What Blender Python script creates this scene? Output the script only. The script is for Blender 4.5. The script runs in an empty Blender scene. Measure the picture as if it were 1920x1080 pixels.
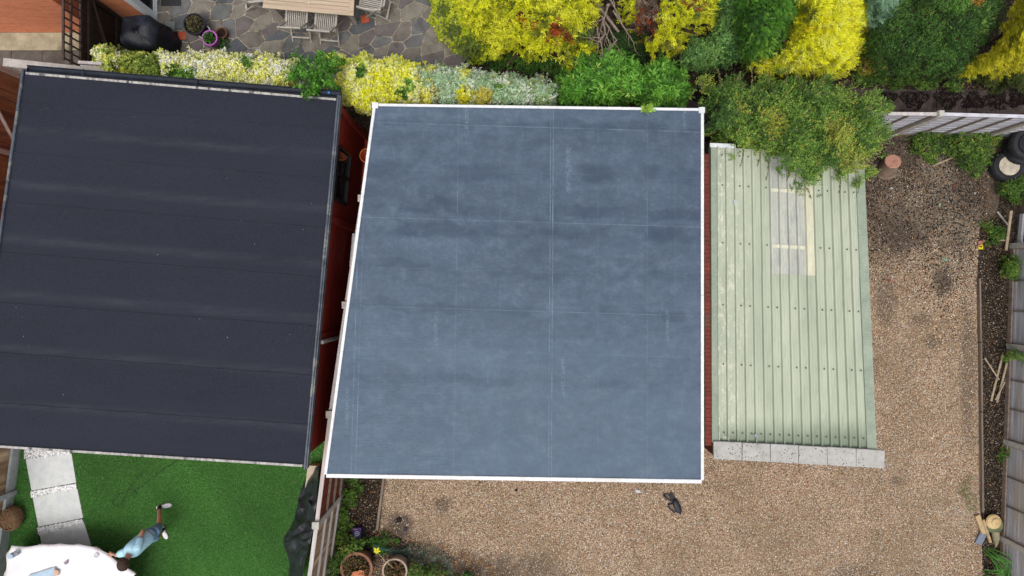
import bpy, math, random
import numpy as np
from mathutils import Vector, Matrix

# ------------------------------------------------------------------ camera, world, sun
scene = bpy.context.scene
H = 14.0                      # drone height above the ground
F = 1280.0
cam_d = bpy.data.cameras.new("camera")
cam = bpy.data.objects.new("camera", cam_d)
scene.collection.objects.link(cam)
cam.location = (0, 0, H)
cam.rotation_euler = (0, 0, 0)
cam_d.sensor_width = 36.0
cam_d.lens = 24.0
cam_d.clip_start = 0.1
cam_d.clip_end = 500
scene.camera = cam

SUN_EL, SUN_AZ = math.radians(72), math.radians(200)     # azimuth clockwise from +Y
world = bpy.data.worlds.new("World")
scene.world = world
world.use_nodes = True
wn, wl = world.node_tree.nodes, world.node_tree.links
wn.clear()
sky = wn.new('ShaderNodeTexSky')
sky.sky_type = 'NISHITA'
sky.sun_disc = False
sky.sun_elevation = SUN_EL
sky.sun_rotation = SUN_AZ
sky.air_density = 1.0
sky.dust_density = 4.0
hs = wn.new('ShaderNodeHueSaturation')
hs.inputs['Saturation'].default_value = 0.30
bg = wn.new('ShaderNodeBackground')
bg.inputs['Strength'].default_value = 0.15
wo = wn.new('ShaderNodeOutputWorld')
wl.new(sky.outputs[0], hs.inputs['Color'])
wl.new(hs.outputs[0], bg.inputs['Color'])
wl.new(bg.outputs[0], wo.inputs['Surface'])

sun_d = bpy.data.lights.new("sun", 'SUN')
sun_d.energy = 1.5
sun_d.angle = math.radians(36)
sun_d.color = (1.0, 0.96, 0.90)
sun = bpy.data.objects.new("sun", sun_d)
scene.collection.objects.link(sun)
sd = Vector((math.sin(SUN_AZ) * math.cos(SUN_EL), math.cos(SUN_AZ) * math.cos(SUN_EL), math.sin(SUN_EL)))
sun.rotation_euler = sd.to_track_quat('Z', 'Y').to_euler()
sun.location = (0, 0, 20)

scene.view_settings.view_transform = 'Standard'
scene.view_settings.look = 'None'
scene.view_settings.exposure = 0.18
scene.view_settings.gamma = 1.0
scene.render.engine = 'CYCLES'
scene.cycles.max_bounces = 6
scene.cycles.diffuse_bounces = 3

rng = np.random.default_rng(7)
random.seed(7)


# ------------------------------------------------------------------ helpers
def C(r, g, b):
    """display colour of the photograph (0-255) to a base colour"""
    def f(c):
        c = c / 255.0
        c = c / 12.92 if c <= 0.04045 else ((c + 0.055) / 1.055) ** 2.4
        return min(0.85, c * 0.9)
    return (f(r), f(g), f(b), 1.0)


def P(u, v, z=0.0):
    """where the sight line through a point of the photograph meets height z"""
    s = (H - z) / F
    return Vector(((u - 960.0) * s, (540.0 - v) * s, z))


class Nodes:
    def __init__(self, name):
        self.m = bpy.data.materials.new(name)
        self.m.use_nodes = True
        self.t = self.m.node_tree
        self.n = self.t.nodes
        self.l = self.t.links
        self.b = self.n['Principled BSDF']
        self.pos = self.n.new('ShaderNodeNewGeometry').outputs['Position']

    def put(self, sock, val):
        if hasattr(val, 'is_output') or isinstance(val, bpy.types.NodeSocket):
            self.l.new(val, sock)
        else:
            sock.default_value = val

    def math(self, op, a, b=0.0, c=0.0, clamp=False):
        n = self.n.new('ShaderNodeMath')
        n.operation = op
        n.use_clamp = clamp
        self.put(n.inputs[0], a)
        self.put(n.inputs[1], b)
        self.put(n.inputs[2], c)
        return n.outputs[0]

    def mapv(self, scale=(1, 1, 1), rot=(0, 0, 0), loc=(0, 0, 0), vec=None):
        n = self.n.new('ShaderNodeMapping')
        n.inputs['Scale'].default_value = scale
        n.inputs['Rotation'].default_value = rot
        n.inputs['Location'].default_value = loc
        self.l.new(vec or self.pos, n.inputs['Vector'])
        return n.outputs[0]

    def noise(self, scale=5, detail=4, rough=0.6, vec=None, dist=0.0):
        n = self.n.new('ShaderNodeTexNoise')
        n.inputs['Scale'].default_value = scale
        n.inputs['Detail'].default_value = detail
        n.inputs['Roughness'].default_value = rough
        n.inputs['Distortion'].default_value = dist
        self.l.new(vec or self.pos, n.inputs['Vector'])
        return n.outputs['Fac']

    def voro(self, scale, vec=None, feature='F1'):
        n = self.n.new('ShaderNodeTexVoronoi')
        n.feature = feature
        n.inputs['Scale'].default_value = scale
        self.l.new(vec or self.pos, n.inputs['Vector'])
        return n

    def ramp(self, fac, stops, interp='LINEAR'):
        n = self.n.new('ShaderNodeValToRGB')
        n.color_ramp.interpolation = interp
        e = n.color_ramp.elements
        while len(e) < len(stops):
            e.new(0.5)
        for el, (p, c) in zip(e, stops):
            el.position = p
            el.color = c if len(c) == 4 else (*c, 1)
        self.l.new(fac, n.inputs[0])
        return n.outputs[0]

    def smooth(self, x, a, b):
        n = self.n.new('ShaderNodeMapRange')
        n.interpolation_type = 'SMOOTHSTEP'
        self.put(n.inputs[0], x)
        n.inputs[1].default_value = a
        n.inputs[2].default_value = b
        return n.outputs[0]

    def mix(self, fac, a, b, mode='MIX'):
        n = self.n.new('ShaderNodeMix')
        n.data_type = 'RGBA'
        n.blend_type = mode
        self.put(n.inputs[0], fac)
        self.put(n.inputs[6], a)
        self.put(n.inputs[7], b)
        return n.outputs[2]

    def xyz(self, vec=None):
        n = self.n.new('ShaderNodeSeparateXYZ')
        self.l.new(vec or self.pos, n.inputs[0])
        return n.outputs

    def bump(self, h, strength=0.3, dist=0.01):
        n = self.n.new('ShaderNodeBump')
        n.inputs['Strength'].default_value = strength
        n.inputs['Distance'].default_value = dist
        self.l.new(h, n.inputs['Height'])
        self.l.new(n.outputs[0], self.b.inputs['Normal'])

    def done(self, color, rough=0.8, spec=0.3):
        self.put(self.b.inputs['Base Color'], color)
        self.put(self.b.inputs['Roughness'], rough)
        self.b.inputs['Specular IOR Level'].default_value = spec
        return self.m


def mat(name, a, b=None, scale=6, rough=0.8, bump=0.2, bd=0.004, stretch=(1, 1, 1), c=None, spec=0.3, metal=0.0):
    n = Nodes(name)
    b = b or tuple(x * 0.7 for x in a[:3]) + (1,)
    v = n.mapv(stretch)
    f = n.noise(scale, 6, 0.65, v)
    col = n.ramp(f, [(0.32, a), (0.68, b)])
    f2 = n.noise(scale * 7, 3, 0.6, v)
    col = n.mix(0.25, col, n.ramp(f2, [(0.3, (0.25, 0.25, 0.25, 1)), (0.7, (1, 1, 1, 1))]), 'MULTIPLY')
    if c:
        f3 = n.noise(scale * 0.45, 4, 0.7, v)
        col = n.mix(n.smooth(f3, 0.52, 0.66), col, c)
    n.bump(f2, bump, bd)
    m = n.done(col, rough, spec)
    n.b.inputs['Metallic'].default_value = metal
    return m


ORG = {}


class MB:
    def __init__(self):
        self.v, self.f, self.mi, self.idx = [], [], [], 0

    def add(self, vs, fs):
        o = len(self.v)
        self.v += [Vector(p) for p in vs]
        self.f += [tuple(i + o for i in f) for f in fs]
        self.mi += [self.idx] * len(fs)
        return self

    def box(self, x0, y0, z0, x1, y1, z1):
        vs = [(x, y, z) for z in (z0, z1) for x, y in ((x0, y0), (x1, y0), (x1, y1), (x0, y1))]
        return self.add(vs, [(0, 3, 2, 1), (4, 5, 6, 7), (0, 1, 5, 4), (1, 2, 6, 5), (2, 3, 7, 6), (3, 0, 4, 7)])

    def bar(self, a, b, w, h, up=(0, 0, 1), bev=0.0):
        """board from a to b: w across, h along 'up'"""
        a, b = Vector(a), Vector(b)
        d = (b - a).normalized()
        s = d.cross(Vector(up))
        if s.length < 1e-4:
            s = d.cross(Vector((1, 0, 0)))
        s.normalize()
        t = s.cross(d).normalized()
        if bev <= 0:
            sec = [(-w / 2, -h / 2), (w / 2, -h / 2), (w / 2, h / 2), (-w / 2, h / 2)]
        else:
            e = bev
            sec = [(-w / 2 + e, -h / 2), (w / 2 - e, -h / 2), (w / 2, -h / 2 + e), (w / 2, h / 2 - e),
                   (w / 2 - e, h / 2), (-w / 2 + e, h / 2), (-w / 2, h / 2 - e), (-w / 2, -h / 2 + e)]
        k = len(sec)
        vs = [p + s * x + t * y for p in (a, b) for x, y in sec]
        fs = [tuple(range(k))[::-1], tuple(range(k, 2 * k))] + [(i, (i + 1) % k, (i + 1) % k + k, i + k) for i in range(k)]
        return self.add(vs, fs)

    def prism(self, pts, z0, z1):
        k = len(pts)
        vs = [(p[0], p[1], z0) for p in pts] + [(p[0], p[1], z1) for p in pts]
        return self.add(vs, [tuple(range(k))[::-1], tuple(range(k, 2 * k))] + [(i, (i + 1) % k, (i + 1) % k + k, i + k) for i in range(k)])

    def quad(self, *p):
        return self.add(p, [tuple(range(len(p)))])

    def tube(self, pts, r, seg=8, closed=False):
        pts = [Vector(p) for p in pts]
        n = len(pts)
        rs = r if isinstance(r, (list, tuple)) else [r] * n
        vs, fs = [], []
        ref = None
        for i, p in enumerate(pts):
            if closed:
                d = pts[(i + 1) % n] - pts[i - 1]
            else:
                d = pts[min(i + 1, n - 1)] - pts[max(i - 1, 0)]
            if d.length < 1e-9:
                d = Vector((0, 0, 1))
            d.normalize()
            if ref is None:
                ref = d.orthogonal().normalized()
            ref = (ref - d * ref.dot(d))
            if ref.length < 1e-6:
                ref = d.orthogonal()
            ref.normalize()
            s = d.cross(ref)
            for k in range(seg):
                a = 2 * math.pi * k / seg
                vs.append(p + (ref * math.cos(a) + s * math.sin(a)) * rs[i])
        m = n if closed else n - 1
        for i in range(m):
            for k in range(seg):
                a, b = i * seg, ((i + 1) % n) * seg
                fs.append((a + k, a + (k + 1) % seg, b + (k + 1) % seg, b + k))
        if not closed:
            fs.append(tuple(range(seg))[::-1])
            fs.append(tuple(range((n - 1) * seg, n * seg)))
        return self.add(vs, fs)

    def lathe(self, prof, M=None, seg=32, wob=0.0):
        """prof: list of (r, z); M places it"""
        M = M or Matrix()
        vs, fs = [], []
        for r, z in prof:
            for k in range(seg):
                a = 2 * math.pi * k / seg
                rr = r * (1 + (random.uniform(-wob, wob) if wob else 0))
                vs.append(M @ Vector((rr * math.cos(a), rr * math.sin(a), z)))
        for i in range(len(prof) - 1):
            for k in range(seg):
                a, b = i * seg, (i + 1) * seg
                fs.append((a + k, a + (k + 1) % seg, b + (k + 1) % seg, b + k))
        if prof[0][0] > 1e-4:
            fs.append(tuple(range(seg))[::-1])
        if prof[-1][0] > 1e-4:
            n = len(prof) - 1
            fs.append(tuple(range(n * seg, (n + 1) * seg)))
        return self.add(vs, fs)

    def build(self, name, mats, parent=None, origin=None, smooth=False, kind=None):
        me = bpy.data.meshes.new(name)
        ob = bpy.data.objects.new(name, me)
        scene.collection.objects.link(ob)
        if parent is not None:
            org = ORG[parent.name]
            ob.parent = parent
            if origin is not None:
                ob.location = Vector(origin) - org
                org = Vector(origin)
        else:
            if origin is None:
                c = sum(self.v, Vector()) / max(1, len(self.v))
                origin = Vector((c.x, c.y, min(p.z for p in self.v)))
            org = Vector(origin)
            ob.location = org
        ORG[ob.name] = org
        me.from_pydata([p - org for p in self.v], [], self.f)
        for m in (mats if isinstance(mats, (list, tuple)) else [mats]):
            me.materials.append(m)
        if any(self.mi):
            me.polygons.foreach_set('material_index', self.mi)
        if smooth:
            me.polygons.foreach_set('use_smooth', [True] * len(me.polygons))
        me.update()
        if kind:
            ob['kind'] = kind
        return ob


def tag(o, label, cat, group=None, kind=None):
    o['label'] = label
    o['category'] = cat
    if group:
        o['group'] = group
    if kind:
        o['kind'] = kind
    return o


def thing(name, label, cat, loc, group=None):
    o = bpy.data.objects.new(name, None)
    scene.collection.objects.link(o)
    o.location = loc
    o.empty_display_size = 0.2
    ORG[o.name] = Vector(loc)
    return tag(o, label, cat, group)


def np_mesh(name, V, Fidx, col, material, parent=None, kind=None, origin=None, smooth=False):
    """V (n,3) float, Fidx (m,3) int, col (n,3) colours per vertex"""
    me = bpy.data.meshes.new(name)
    ob = bpy.data.objects.new(name, me)
    scene.collection.objects.link(ob)
    if parent is not None:
        org = np.array(ORG[parent.name])
        ob.parent = parent
        ORG[ob.name] = ORG[parent.name]
    else:
        org = np.array(origin if origin is not None else (0, 0, 0), float)
        ob.location = Vector(org)
        ORG[ob.name] = Vector(org)
    V = (V - org).astype(np.float32)
    m = len(Fidx)
    me.vertices.add(len(V))
    me.vertices.foreach_set('co', V.ravel())
    me.loops.add(m * 3)
    me.loops.foreach_set('vertex_index', Fidx.astype(np.int32).ravel())
    me.polygons.add(m)
    me.polygons.foreach_set('loop_start', np.arange(0, m * 3, 3, dtype=np.int32))
    me.update(calc_edges=True)
    ca = me.color_attributes.new('tint', 'FLOAT_COLOR', 'POINT')
    rgba = np.ones((len(V), 4), np.float32)
    rgba[:, :3] = col
    ca.data.foreach_set('color', rgba.ravel())
    me.materials.append(material)
    if smooth:
        me.polygons.foreach_set('use_smooth', np.ones(m, bool))
    if kind:
        ob['kind'] = kind
    return ob


def tint_mat(name, rough=0.6, trans=0.0, spec=0.3):
    n = Nodes(name)
    a = n.n.new('ShaderNodeAttribute')
    a.attribute_name = 'tint'
    n.done(a.outputs['Color'], rough, spec)
    if trans > 0:
        t = n.n.new('ShaderNodeBsdfTranslucent')
        n.l.new(a.outputs['Color'], t.inputs['Color'])
        mx = n.n.new('ShaderNodeMixShader')
        mx.inputs[0].default_value = trans
        n.l.new(n.b.outputs[0], mx.inputs[1])
        n.l.new(t.outputs[0], mx.inputs[2])
        n.l.new(mx.outputs[0], n.n['Material Output'].inputs['Surface'])
    return n.m


M_LEAF = tint_mat('leaf', 0.5, 0.30)
M_STONE = tint_mat('stone', 0.85)


def norm(a):
    return a / np.maximum(np.linalg.norm(a, axis=1, keepdims=True), 1e-9)


def leaf_arrays(pos, d, L, W, col, fold=0.25, up=None, r=rng):
    """diamond leaves: pos base, d direction, L, W arrays"""
    n = len(pos)
    ref = r.normal(size=(n, 3)) * 0.7
    ref[:, 2] += 1.8
    side = norm(np.cross(d, ref))
    nor = norm(np.cross(side, d))
    L = np.broadcast_to(L, n)[:, None]
    W = np.broadcast_to(W, n)[:, None]
    mid = pos + d * L * 0.45
    V = np.empty((n, 4, 3))
    V[:, 0] = pos
    V[:, 1] = mid + side * W * 0.5 + nor * W * fold
    V[:, 2] = pos + d * L - nor * L * 0.12
    V[:, 3] = mid - side * W * 0.5 + nor * W * fold
    base = (np.arange(n) * 4)[:, None]
    Fi = np.concatenate([base + np.array([[0, 1, 2]]), base + np.array([[0, 2, 3]])], 0)
    Cc = np.repeat(col, 4, axis=0)
    return V.reshape(-1, 3), Fi, Cc


def poly_info(px, py, poly):
    """inside mask and distance to the outline, all in pixels"""
    poly = np.array(poly, float)
    a, b = poly, np.roll(poly, -1, 0)
    inside = np.zeros(len(px), bool)
    dist = np.full(len(px), 1e9)
    for (x0, y0), (x1, y1) in zip(a, b):
        c = (y0 > py) != (y1 > py)
        xi = x0 + (py - y0) * (x1 - x0) / (y1 - y0 if y1 != y0 else 1e-9)
        inside ^= c & (px < xi)
        ex, ey = x1 - x0, y1 - y0
        t = np.clip(((px - x0) * ex + (py - y0) * ey) / (ex * ex + ey * ey + 1e-9), 0, 1)
        dist = np.minimum(dist, np.hypot(px - x0 - t * ex, py - y0 - t * ey))
    return inside, dist


def crown(name, poly, z0, z1, pal, n=3000, k=8, L=0.05, W=0.03, Ls=0.10, edge=40, clump=0.16, cdepth=0.18,
          seed=1, spread=1.0, parent=None, flow=None, flow_w=0.0, kind=None, inner=0.3, patches=(), rag=8, droop=0.0, tipcol=None,
          origin=None, material=None, tuft=0.0, gain=1.3):
    """leafy body filling an outline: dome from z0 at the rim to z1 in the middle, with lumps (clumps), leaves on shoots.
    pal: list of (weight, rgb); patches: (u, v, radius, palette)"""
    r = np.random.default_rng(seed)
    poly = np.array(poly, float)
    lo, hi = poly.min(0) - rag, poly.max(0) + rag
    U = np.empty(0)
    Vv = np.empty(0)
    while len(U) < n:
        u = r.uniform(lo[0], hi[0], n * 3)
        v = r.uniform(lo[1], hi[1], n * 3)
        # ragged outline
        ins, dd = poly_info(u, v, poly)
        wob = rag * (np.sin(u * 0.11 + seed) * np.sin(v * 0.13 + seed * 2) + r.normal(size=len(u)) * 0.35)
        ok = np.where(ins, dd, -dd) > wob
        U = np.concatenate([U, u[ok]])
        Vv = np.concatenate([Vv, v[ok]])
    U, Vv = U[:n], Vv[:n]
    ins, dd = poly_info(U, Vv, poly)
    dd = np.where(ins, dd, 0)
    prof = np.sqrt(1 - (1 - np.clip(dd / edge, 0, 1)) ** 2)
    z = z0 + (z1 - z0) * prof
    s = (H - z) / F
    X = np.stack([(U - 960) * s, (540 - Vv) * s, z], 1)
    # clumps
    lo3, hi3 = X.min(0) - 0.2, X.max(0) + 0.2
    area = (hi3[0] - lo3[0]) * (hi3[1] - lo3[1])
    nc = max(4, int(area / (clump * clump * 1.6)))
    cc = np.stack([r.uniform(lo3[0], hi3[0], nc), r.uniform(lo3[1], hi3[1], nc)], 1)
    d1 = np.full(n, 1e9)
    ci = np.zeros(n, int)
    for j in range(nc):
        q = np.hypot(X[:, 0] - cc[j, 0], X[:, 1] - cc[j, 1])
        m = q < d1
        d1[m] = q[m]
        ci[m] = j
    ch = r.uniform(-1, 0.35, nc)
    q = np.clip(d1 / clump, 0, 1.4)
    dz = -cdepth * q ** 2 + ch[ci] * cdepth
    dz -= np.where(r.random(n) < inner, r.uniform(0, 1, n) ** 1.5 * (z1 - 0.15) * 0.6, 0)
    znew = np.maximum(X[:, 2] + dz, 0.05)
    X[:, 2] = znew
    s = (H - znew) / F
    X[:, 0], X[:, 1] = (U - 960) * s, (540 - Vv) * s
    out = np.stack([X[:, 0] - cc[ci, 0], X[:, 1] - cc[ci, 1], np.zeros(n)], 1) / clump
    cen = X[:, :2].mean(0)
    D = out * 0.8 * spread + np.array([0, 0, 1.0]) + r.normal(size=(n, 3)) * 0.35 * spread
    if flow is not None:
        fx, fy, fz = flow
        g = np.stack([X[:, 0] - fx, X[:, 1] - fy, np.full(n, fz)], 1)
        g = norm(g)
        D = D * (1 - flow_w) + g * flow_w * 1.6
    D = norm(D)
    w = np.array([p[0] for p in pal], float)
    pc = np.array([p[1][:3] for p in pal])
    pick_c = r.choice(len(pal), nc, p=w / w.sum())
    pick = np.where(r.random(n) < 0.55, pick_c[ci], r.choice(len(pal), n, p=w / w.sum()))
    col = pc[pick]
    for (pu, pv, pr, pp) in patches:
        w2 = np.array([p[0] for p in pp], float)
        pc2 = np.array([p[1][:3] for p in pp])
        h = np.hypot(U - pu, Vv - pv) + r.normal(size=n) * pr * 0.22 < pr
        col = np.where(h[:, None], pc2[r.choice(len(pp), n, p=w2 / w2.sum())], col)
    col = np.array(col)
    lum = (col @ np.array([.25, .65, .10]))[:, None]
    isg = (col[:, 1:2] > col[:, 0:1] * 1.12) & (lum < .30)
    col = np.where(isg, (col * .85 + lum * np.array([1.0, 1.0, .5]) * .15) * np.array([1.45, 1.22, .95]), col)
    col = np.clip(col * r.uniform(0.8, 1.2, (n, 1)) * gain, 0, .85)
    # leaves along each shoot
    t = np.tile(np.linspace(0.1, 1, k), n)
    SP = np.repeat(X, k, 0)
    SD = np.repeat(D, k, 0)
    SC = np.repeat(col, k, 0) * r.uniform(0.82, 1.2, (n * k, 1))
    N = n * k
    Ls_ = np.repeat(Ls * r.uniform(0.6, 1.3, n), k)
    base = SP + SD * (t * Ls_)[:, None]
    if flow is None or tuft == 0:
        rad = r.normal(size=(N, 3))
        rad -= SD * (rad * SD).sum(1, keepdims=True)
        rad = norm(rad)
        ang = np.interp(t, [0, 1], [1.45, 0.85])[:, None]
        ld = norm(SD * np.cos(ang) + rad * np.sin(ang))
    else:
        side = norm(np.cross(SD, np.array([0, 0, 1.0]) + r.normal(size=(N, 3)) * 0.3))
        sg = np.where(np.arange(N) % 2 == 0, 1, -1)[:, None]
        ld = norm(SD * 1.0 + side * sg * tuft + r.normal(size=(N, 3)) * 0.12)
    ld[:, 2] -= droop * t
    ld = norm(ld)
    if tipcol is not None:
        SC = SC * (1 - 0.6 * t[:, None] ** 2) + np.array(tipcol[:3]) * (0.6 * t[:, None] ** 2)
    sz = r.uniform(0.7, 1.25, N)
    V3, Fi, Cc = leaf_arrays(base, ld, L * sz, W * sz, SC, r=r)
    Vz = V3[:, 2]
    V3[:, 2] = np.maximum(Vz, 0.01)
    return np_mesh(name, V3, Fi, np.clip(Cc, 0, 0.85), material or M_LEAF, parent, kind, origin)


M_BARK = mat('bark', C(110, 90, 72), C(70, 55, 45), 20, stretch=(1, 1, 0.2), bump=0.6)


def plant(name, label, cat, poly, z0, z1, pal, trunk='stem', group=None, stems=5, tr=0.03, part='foliage', **kw):
    """a plant as a thing: trunk or stems on the ground and its foliage above"""
    pp = np.array(poly, float)
    c = pp.mean(0)
    base = P(c[0], c[1], 0) * 0.98
    base.z = 0
    top = P(c[0], c[1], z1 * 0.8)
    t = thing(name, label, cat, base, group)
    mb = MB()
    rr = random.Random(int(c[0] * 7 + c[1]))
    ext = (pp.max(0) - pp.min(0))
    for i in range(stems):
        q = P(c[0] + rr.uniform(-.32, .32) * ext[0], c[1] + rr.uniform(-.32, .32) * ext[1], z1 * rr.uniform(.6, .85))
        mid = base.lerp(q, 0.5) + Vector((rr.uniform(-.05, .05), rr.uniform(-.05, .05), 0.05 * z1))
        mb.tube([base + Vector((rr.uniform(-.04, .04), rr.uniform(-.04, .04), 0)), mid, q], [tr, tr * .65, tr * .25], 6)
    mb.build(trunk, M_BARK, t)
    crown(part, poly, z0, z1, pal, parent=t, **kw)
    return t


# ------------------------------------------------------------------ materials
def wood(name, a, b, axis, c=None, rough=0.85, scale=9):
    st = {'x': (0.06, 1, 1), 'y': (1, 0.06, 1), 'z': (1, 1, 0.06)}[axis]
    return mat(name, a, b, scale * 1.6, rough, 0.35, 0.003, st, c)


M_UPVC = mat('white upvc', C(235, 238, 242), C(222, 226, 232), 4, 0.35, 0.03)
M_TRIM = mat('white edge trim', C(240, 240, 242), C(220, 222, 226), 3, 0.45, 0.05, c=C(206, 204, 200))
M_BLACK_PLASTIC = mat('black plastic', C(38, 40, 46), C(26, 27, 31), 8, 0.4, 0.05)
M_CONC = mat('weathered concrete', C(178, 176, 170), C(138, 136, 132), 14, 0.9, 0.5, 0.004, c=C(120, 118, 112))
M_POST = mat('pale concrete post', C(205, 200, 192), C(165, 160, 152), 8, 0.9, 0.3, 0.003)
M_TERRA = mat('terracotta', C(190, 125, 95), C(150, 95, 72), 9, 0.9, 0.3, c=C(165, 140, 120))


def m_epdm():
    n = Nodes('slate blue rubber membrane')
    x, y, z = n.xyz()
    big = n.noise(0.8, 5, 0.6, n.mapv((0.35, 1.4, 1)))
    mid = n.noise(2.2, 8, 0.7, n.mapv((1, 1, 1), loc=(3, 1, 0)))
    fine = n.noise(30, 4, 0.7)
    a, b, c = C(55, 67, 83), C(74, 88, 105), C(97, 111, 127)
    col = n.ramp(big, [(0.3, a), (0.55, b), (0.75, c)])
    col = n.mix(0.38, col, n.ramp(mid, [(0.32, a), (0.5, b), (0.72, c)]))
    # older, chalkier towards the front of the roof
    front = n.smooth(y, 1.0, -2.6)
    col = n.mix(n.math('MULTIPLY', front, 0.5), col, C(98, 116, 132))
    md = n.noise(4.2, 14, 0.82, n.mapv((.8, 1.1, 1), loc=(9, 2, 0)))
    col = n.mix(0.26, col, n.ramp(md, [(0.36, C(46, 58, 78)), (0.5, C(78, 94, 114)), (0.64, C(118, 134, 152))]))
    # damp bands lying across, along the boards under the sheet
    for yy, w, s in ((1.32, 0.14, 0.5), (-1.55, 0.1, 0.25), (0.98, 0.18, 0.6), (2.75, 0.10, 0.30), (1.95, 0.2, 0.45), (-0.35, 0.12, 0.3), (0.3, 0.10, 0.25)):
        off = n.math('MULTIPLY', n.math('SUBTRACT', n.noise(1.1, 4, 0.6, n.mapv((1, 0.2, 1), loc=(yy * 5, 0, 0))), 0.5), 0.6)
        dd = n.math('ABSOLUTE', n.math('ADD', n.math('SUBTRACT', y, yy), n.math('ADD', off, n.math('MULTIPLY', x, 0.03))))
        f = n.math('MULTIPLY', n.smooth(dd, w, w * 0.4), n.math('MULTIPLY', n.smooth(n.noise(1.4, 3, 0.5, n.mapv((1, 1, 1), loc=(0, yy * 3, 0))), 0.35, 0.6), s))
        col = n.mix(f, col, C(46, 58, 78))
    chalk = C(138, 154, 172)
    lines_h = []
    # faint chalky stamp marks printed down the sheet, unreadable
    for cx_, cy_, hw, hh in ((-.76, 2.82, .035, .33), (.95, 2.0, .05, .42), (2.9, 2.9, .03, .25), (-2.62, 1.75, .04, .35), (.86, -1.5, .035, .35), (2.62, -.65, .03, .30), (-1.28, -.7, .035, .3), (-2.78, -2.0, .035, .35)):
        m1 = n.smooth(n.math('ABSOLUTE', n.math('SUBTRACT', x, cx_)), hw, hw * .8)
        m2 = n.smooth(n.math('ABSOLUTE', n.math('SUBTRACT', y, cy_)), hh, hh * .8)
        gz = n.smooth(n.noise(55, 3, .6, n.mapv((1, .8, 1), loc=(cx_, cy_, 0))), .50, .56)
        col = n.mix(n.math('MULTIPLY', n.math('MULTIPLY', m1, m2), n.math('MULTIPLY', gz, .32)), col, C(134, 148, 166))
    # seams and crease lines: chalk caught on joints
    def line(coord, other, at, w, amt, slope=0.0, lo=None, hi=None):
        nonlocal col
        dd = n.math('ABSOLUTE', n.math('ADD', n.math('SUBTRACT', coord, at), n.math('MULTIPLY', other, slope)))
        f = n.smooth(dd, w, w * 0.3)
        if amt >= .3:
            lines_h.append(n.smooth(dd, w * 4, w * 3.6))
        br = n.smooth(n.noise(1.6, 8, 0.8, n.mapv((1, 1, 1), loc=(at * 9, at * 4, 0))), 0.40, 0.66)
        f = n.math('MULTIPLY', f, n.math('MULTIPLY', n.math('ADD', n.math('MULTIPLY', br, 0.92), 0.08), amt))
        col = n.mix(f, col, chalk)
    line(x, y, 0.680, 0.012, 0.55, -0.006)
    line(x, y, 0.635, 0.010, 0.5, -0.006)
    line(x, y, -0.94, 0.012, 0.25, -0.015)
    line(x, y, -2.62, 0.012, 0.4, -0.03)
    line(x, y, -2.54, 0.009, 0.5, -0.03)
    line(x, y, 2.28, 0.012, 0.18, 0.0)
    line(x, y, 1.45, 0.010, 0.18, 0.0)
    line(x, y, -0.2, 0.010, 0.15, 0.0)
    line(x, y, 2.75, 0.010, 0.15, 0.0)
    for at, amt in ((2.72, .45), (1.95, .08), (1.12, .34), (0.28, .12), (-0.38, .3), (-1.08, .2), (-1.80, .08), (-2.6, .06)):
        line(y, x, at, 0.010, amt, 0.03)
    # smudges and scuffs
    sc = n.noise(7, 10, 0.85, n.mapv((3.2, .5, 1), rot=(0, 0, -.35)), dist=1.2)
    col = n.mix(n.math('MULTIPLY', n.smooth(sc, 0.60, 0.72), 0.4), col, C(140, 156, 172))
    sm = n.noise(3.5, 9, 0.78, n.mapv((1, 1, 1), rot=(0, 0, 0.6)))
    col = n.mix(n.math('MULTIPLY', n.smooth(sm, 0.50, 0.78), 0.30), col, C(112, 128, 146))
    st = n.noise(9, 8, 0.75, n.mapv((2.0, 0.22, 1), rot=(0, 0, 0.05)))
    col = n.mix(n.math('MULTIPLY', n.smooth(st, 0.56, 0.78), 0.36), col, C(118, 133, 152))
    st2 = n.noise(14, 5, 0.7, n.mapv((0.2, 2.2, 1), rot=(0, 0, 0.03)))
    col = n.mix(n.math('MULTIPLY', n.smooth(st2, 0.58, 0.8), 0.30), col, C(112, 128, 147))
    sp = n.voro(9).outputs['Distance']
    col = n.mix(n.math('MULTIPLY', n.smooth(sp, 0.055, 0.02), n.math('MULTIPLY', n.smooth(n.noise(2.5, 3), 0.5, 0.65), 0.5)), col, C(195, 205, 214))
    wr = n.noise(10, 3, 0.5, n.mapv((0.5, 2.4, 1), rot=(0, 0, 0.15)), dist=0.8)
    wmask = n.math('MULTIPLY', n.smooth(x, -0.2, -1.2), n.smooth(y, 0.2, -1.0))
    h = n.math('ADD', n.math('MULTIPLY', wr, n.math('MULTIPLY', wmask, 0.8)), n.math('MULTIPLY', n.noise(1.6, 4, 0.5), 1.2))
    h = n.math('ADD', h, n.math('MULTIPLY', fine, 0.05))
    for q_ in lines_h:
        h = n.math('ADD', h, n.math('MULTIPLY', q_, 0.12))
    n.bump(h, 0.5, 0.025)
    return n.done(col, n.ramp(mid, [(0.3, (.55, .55, .55, 1)), (0.7, (.78, .78, .78, 1))]), 0.22)


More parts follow.
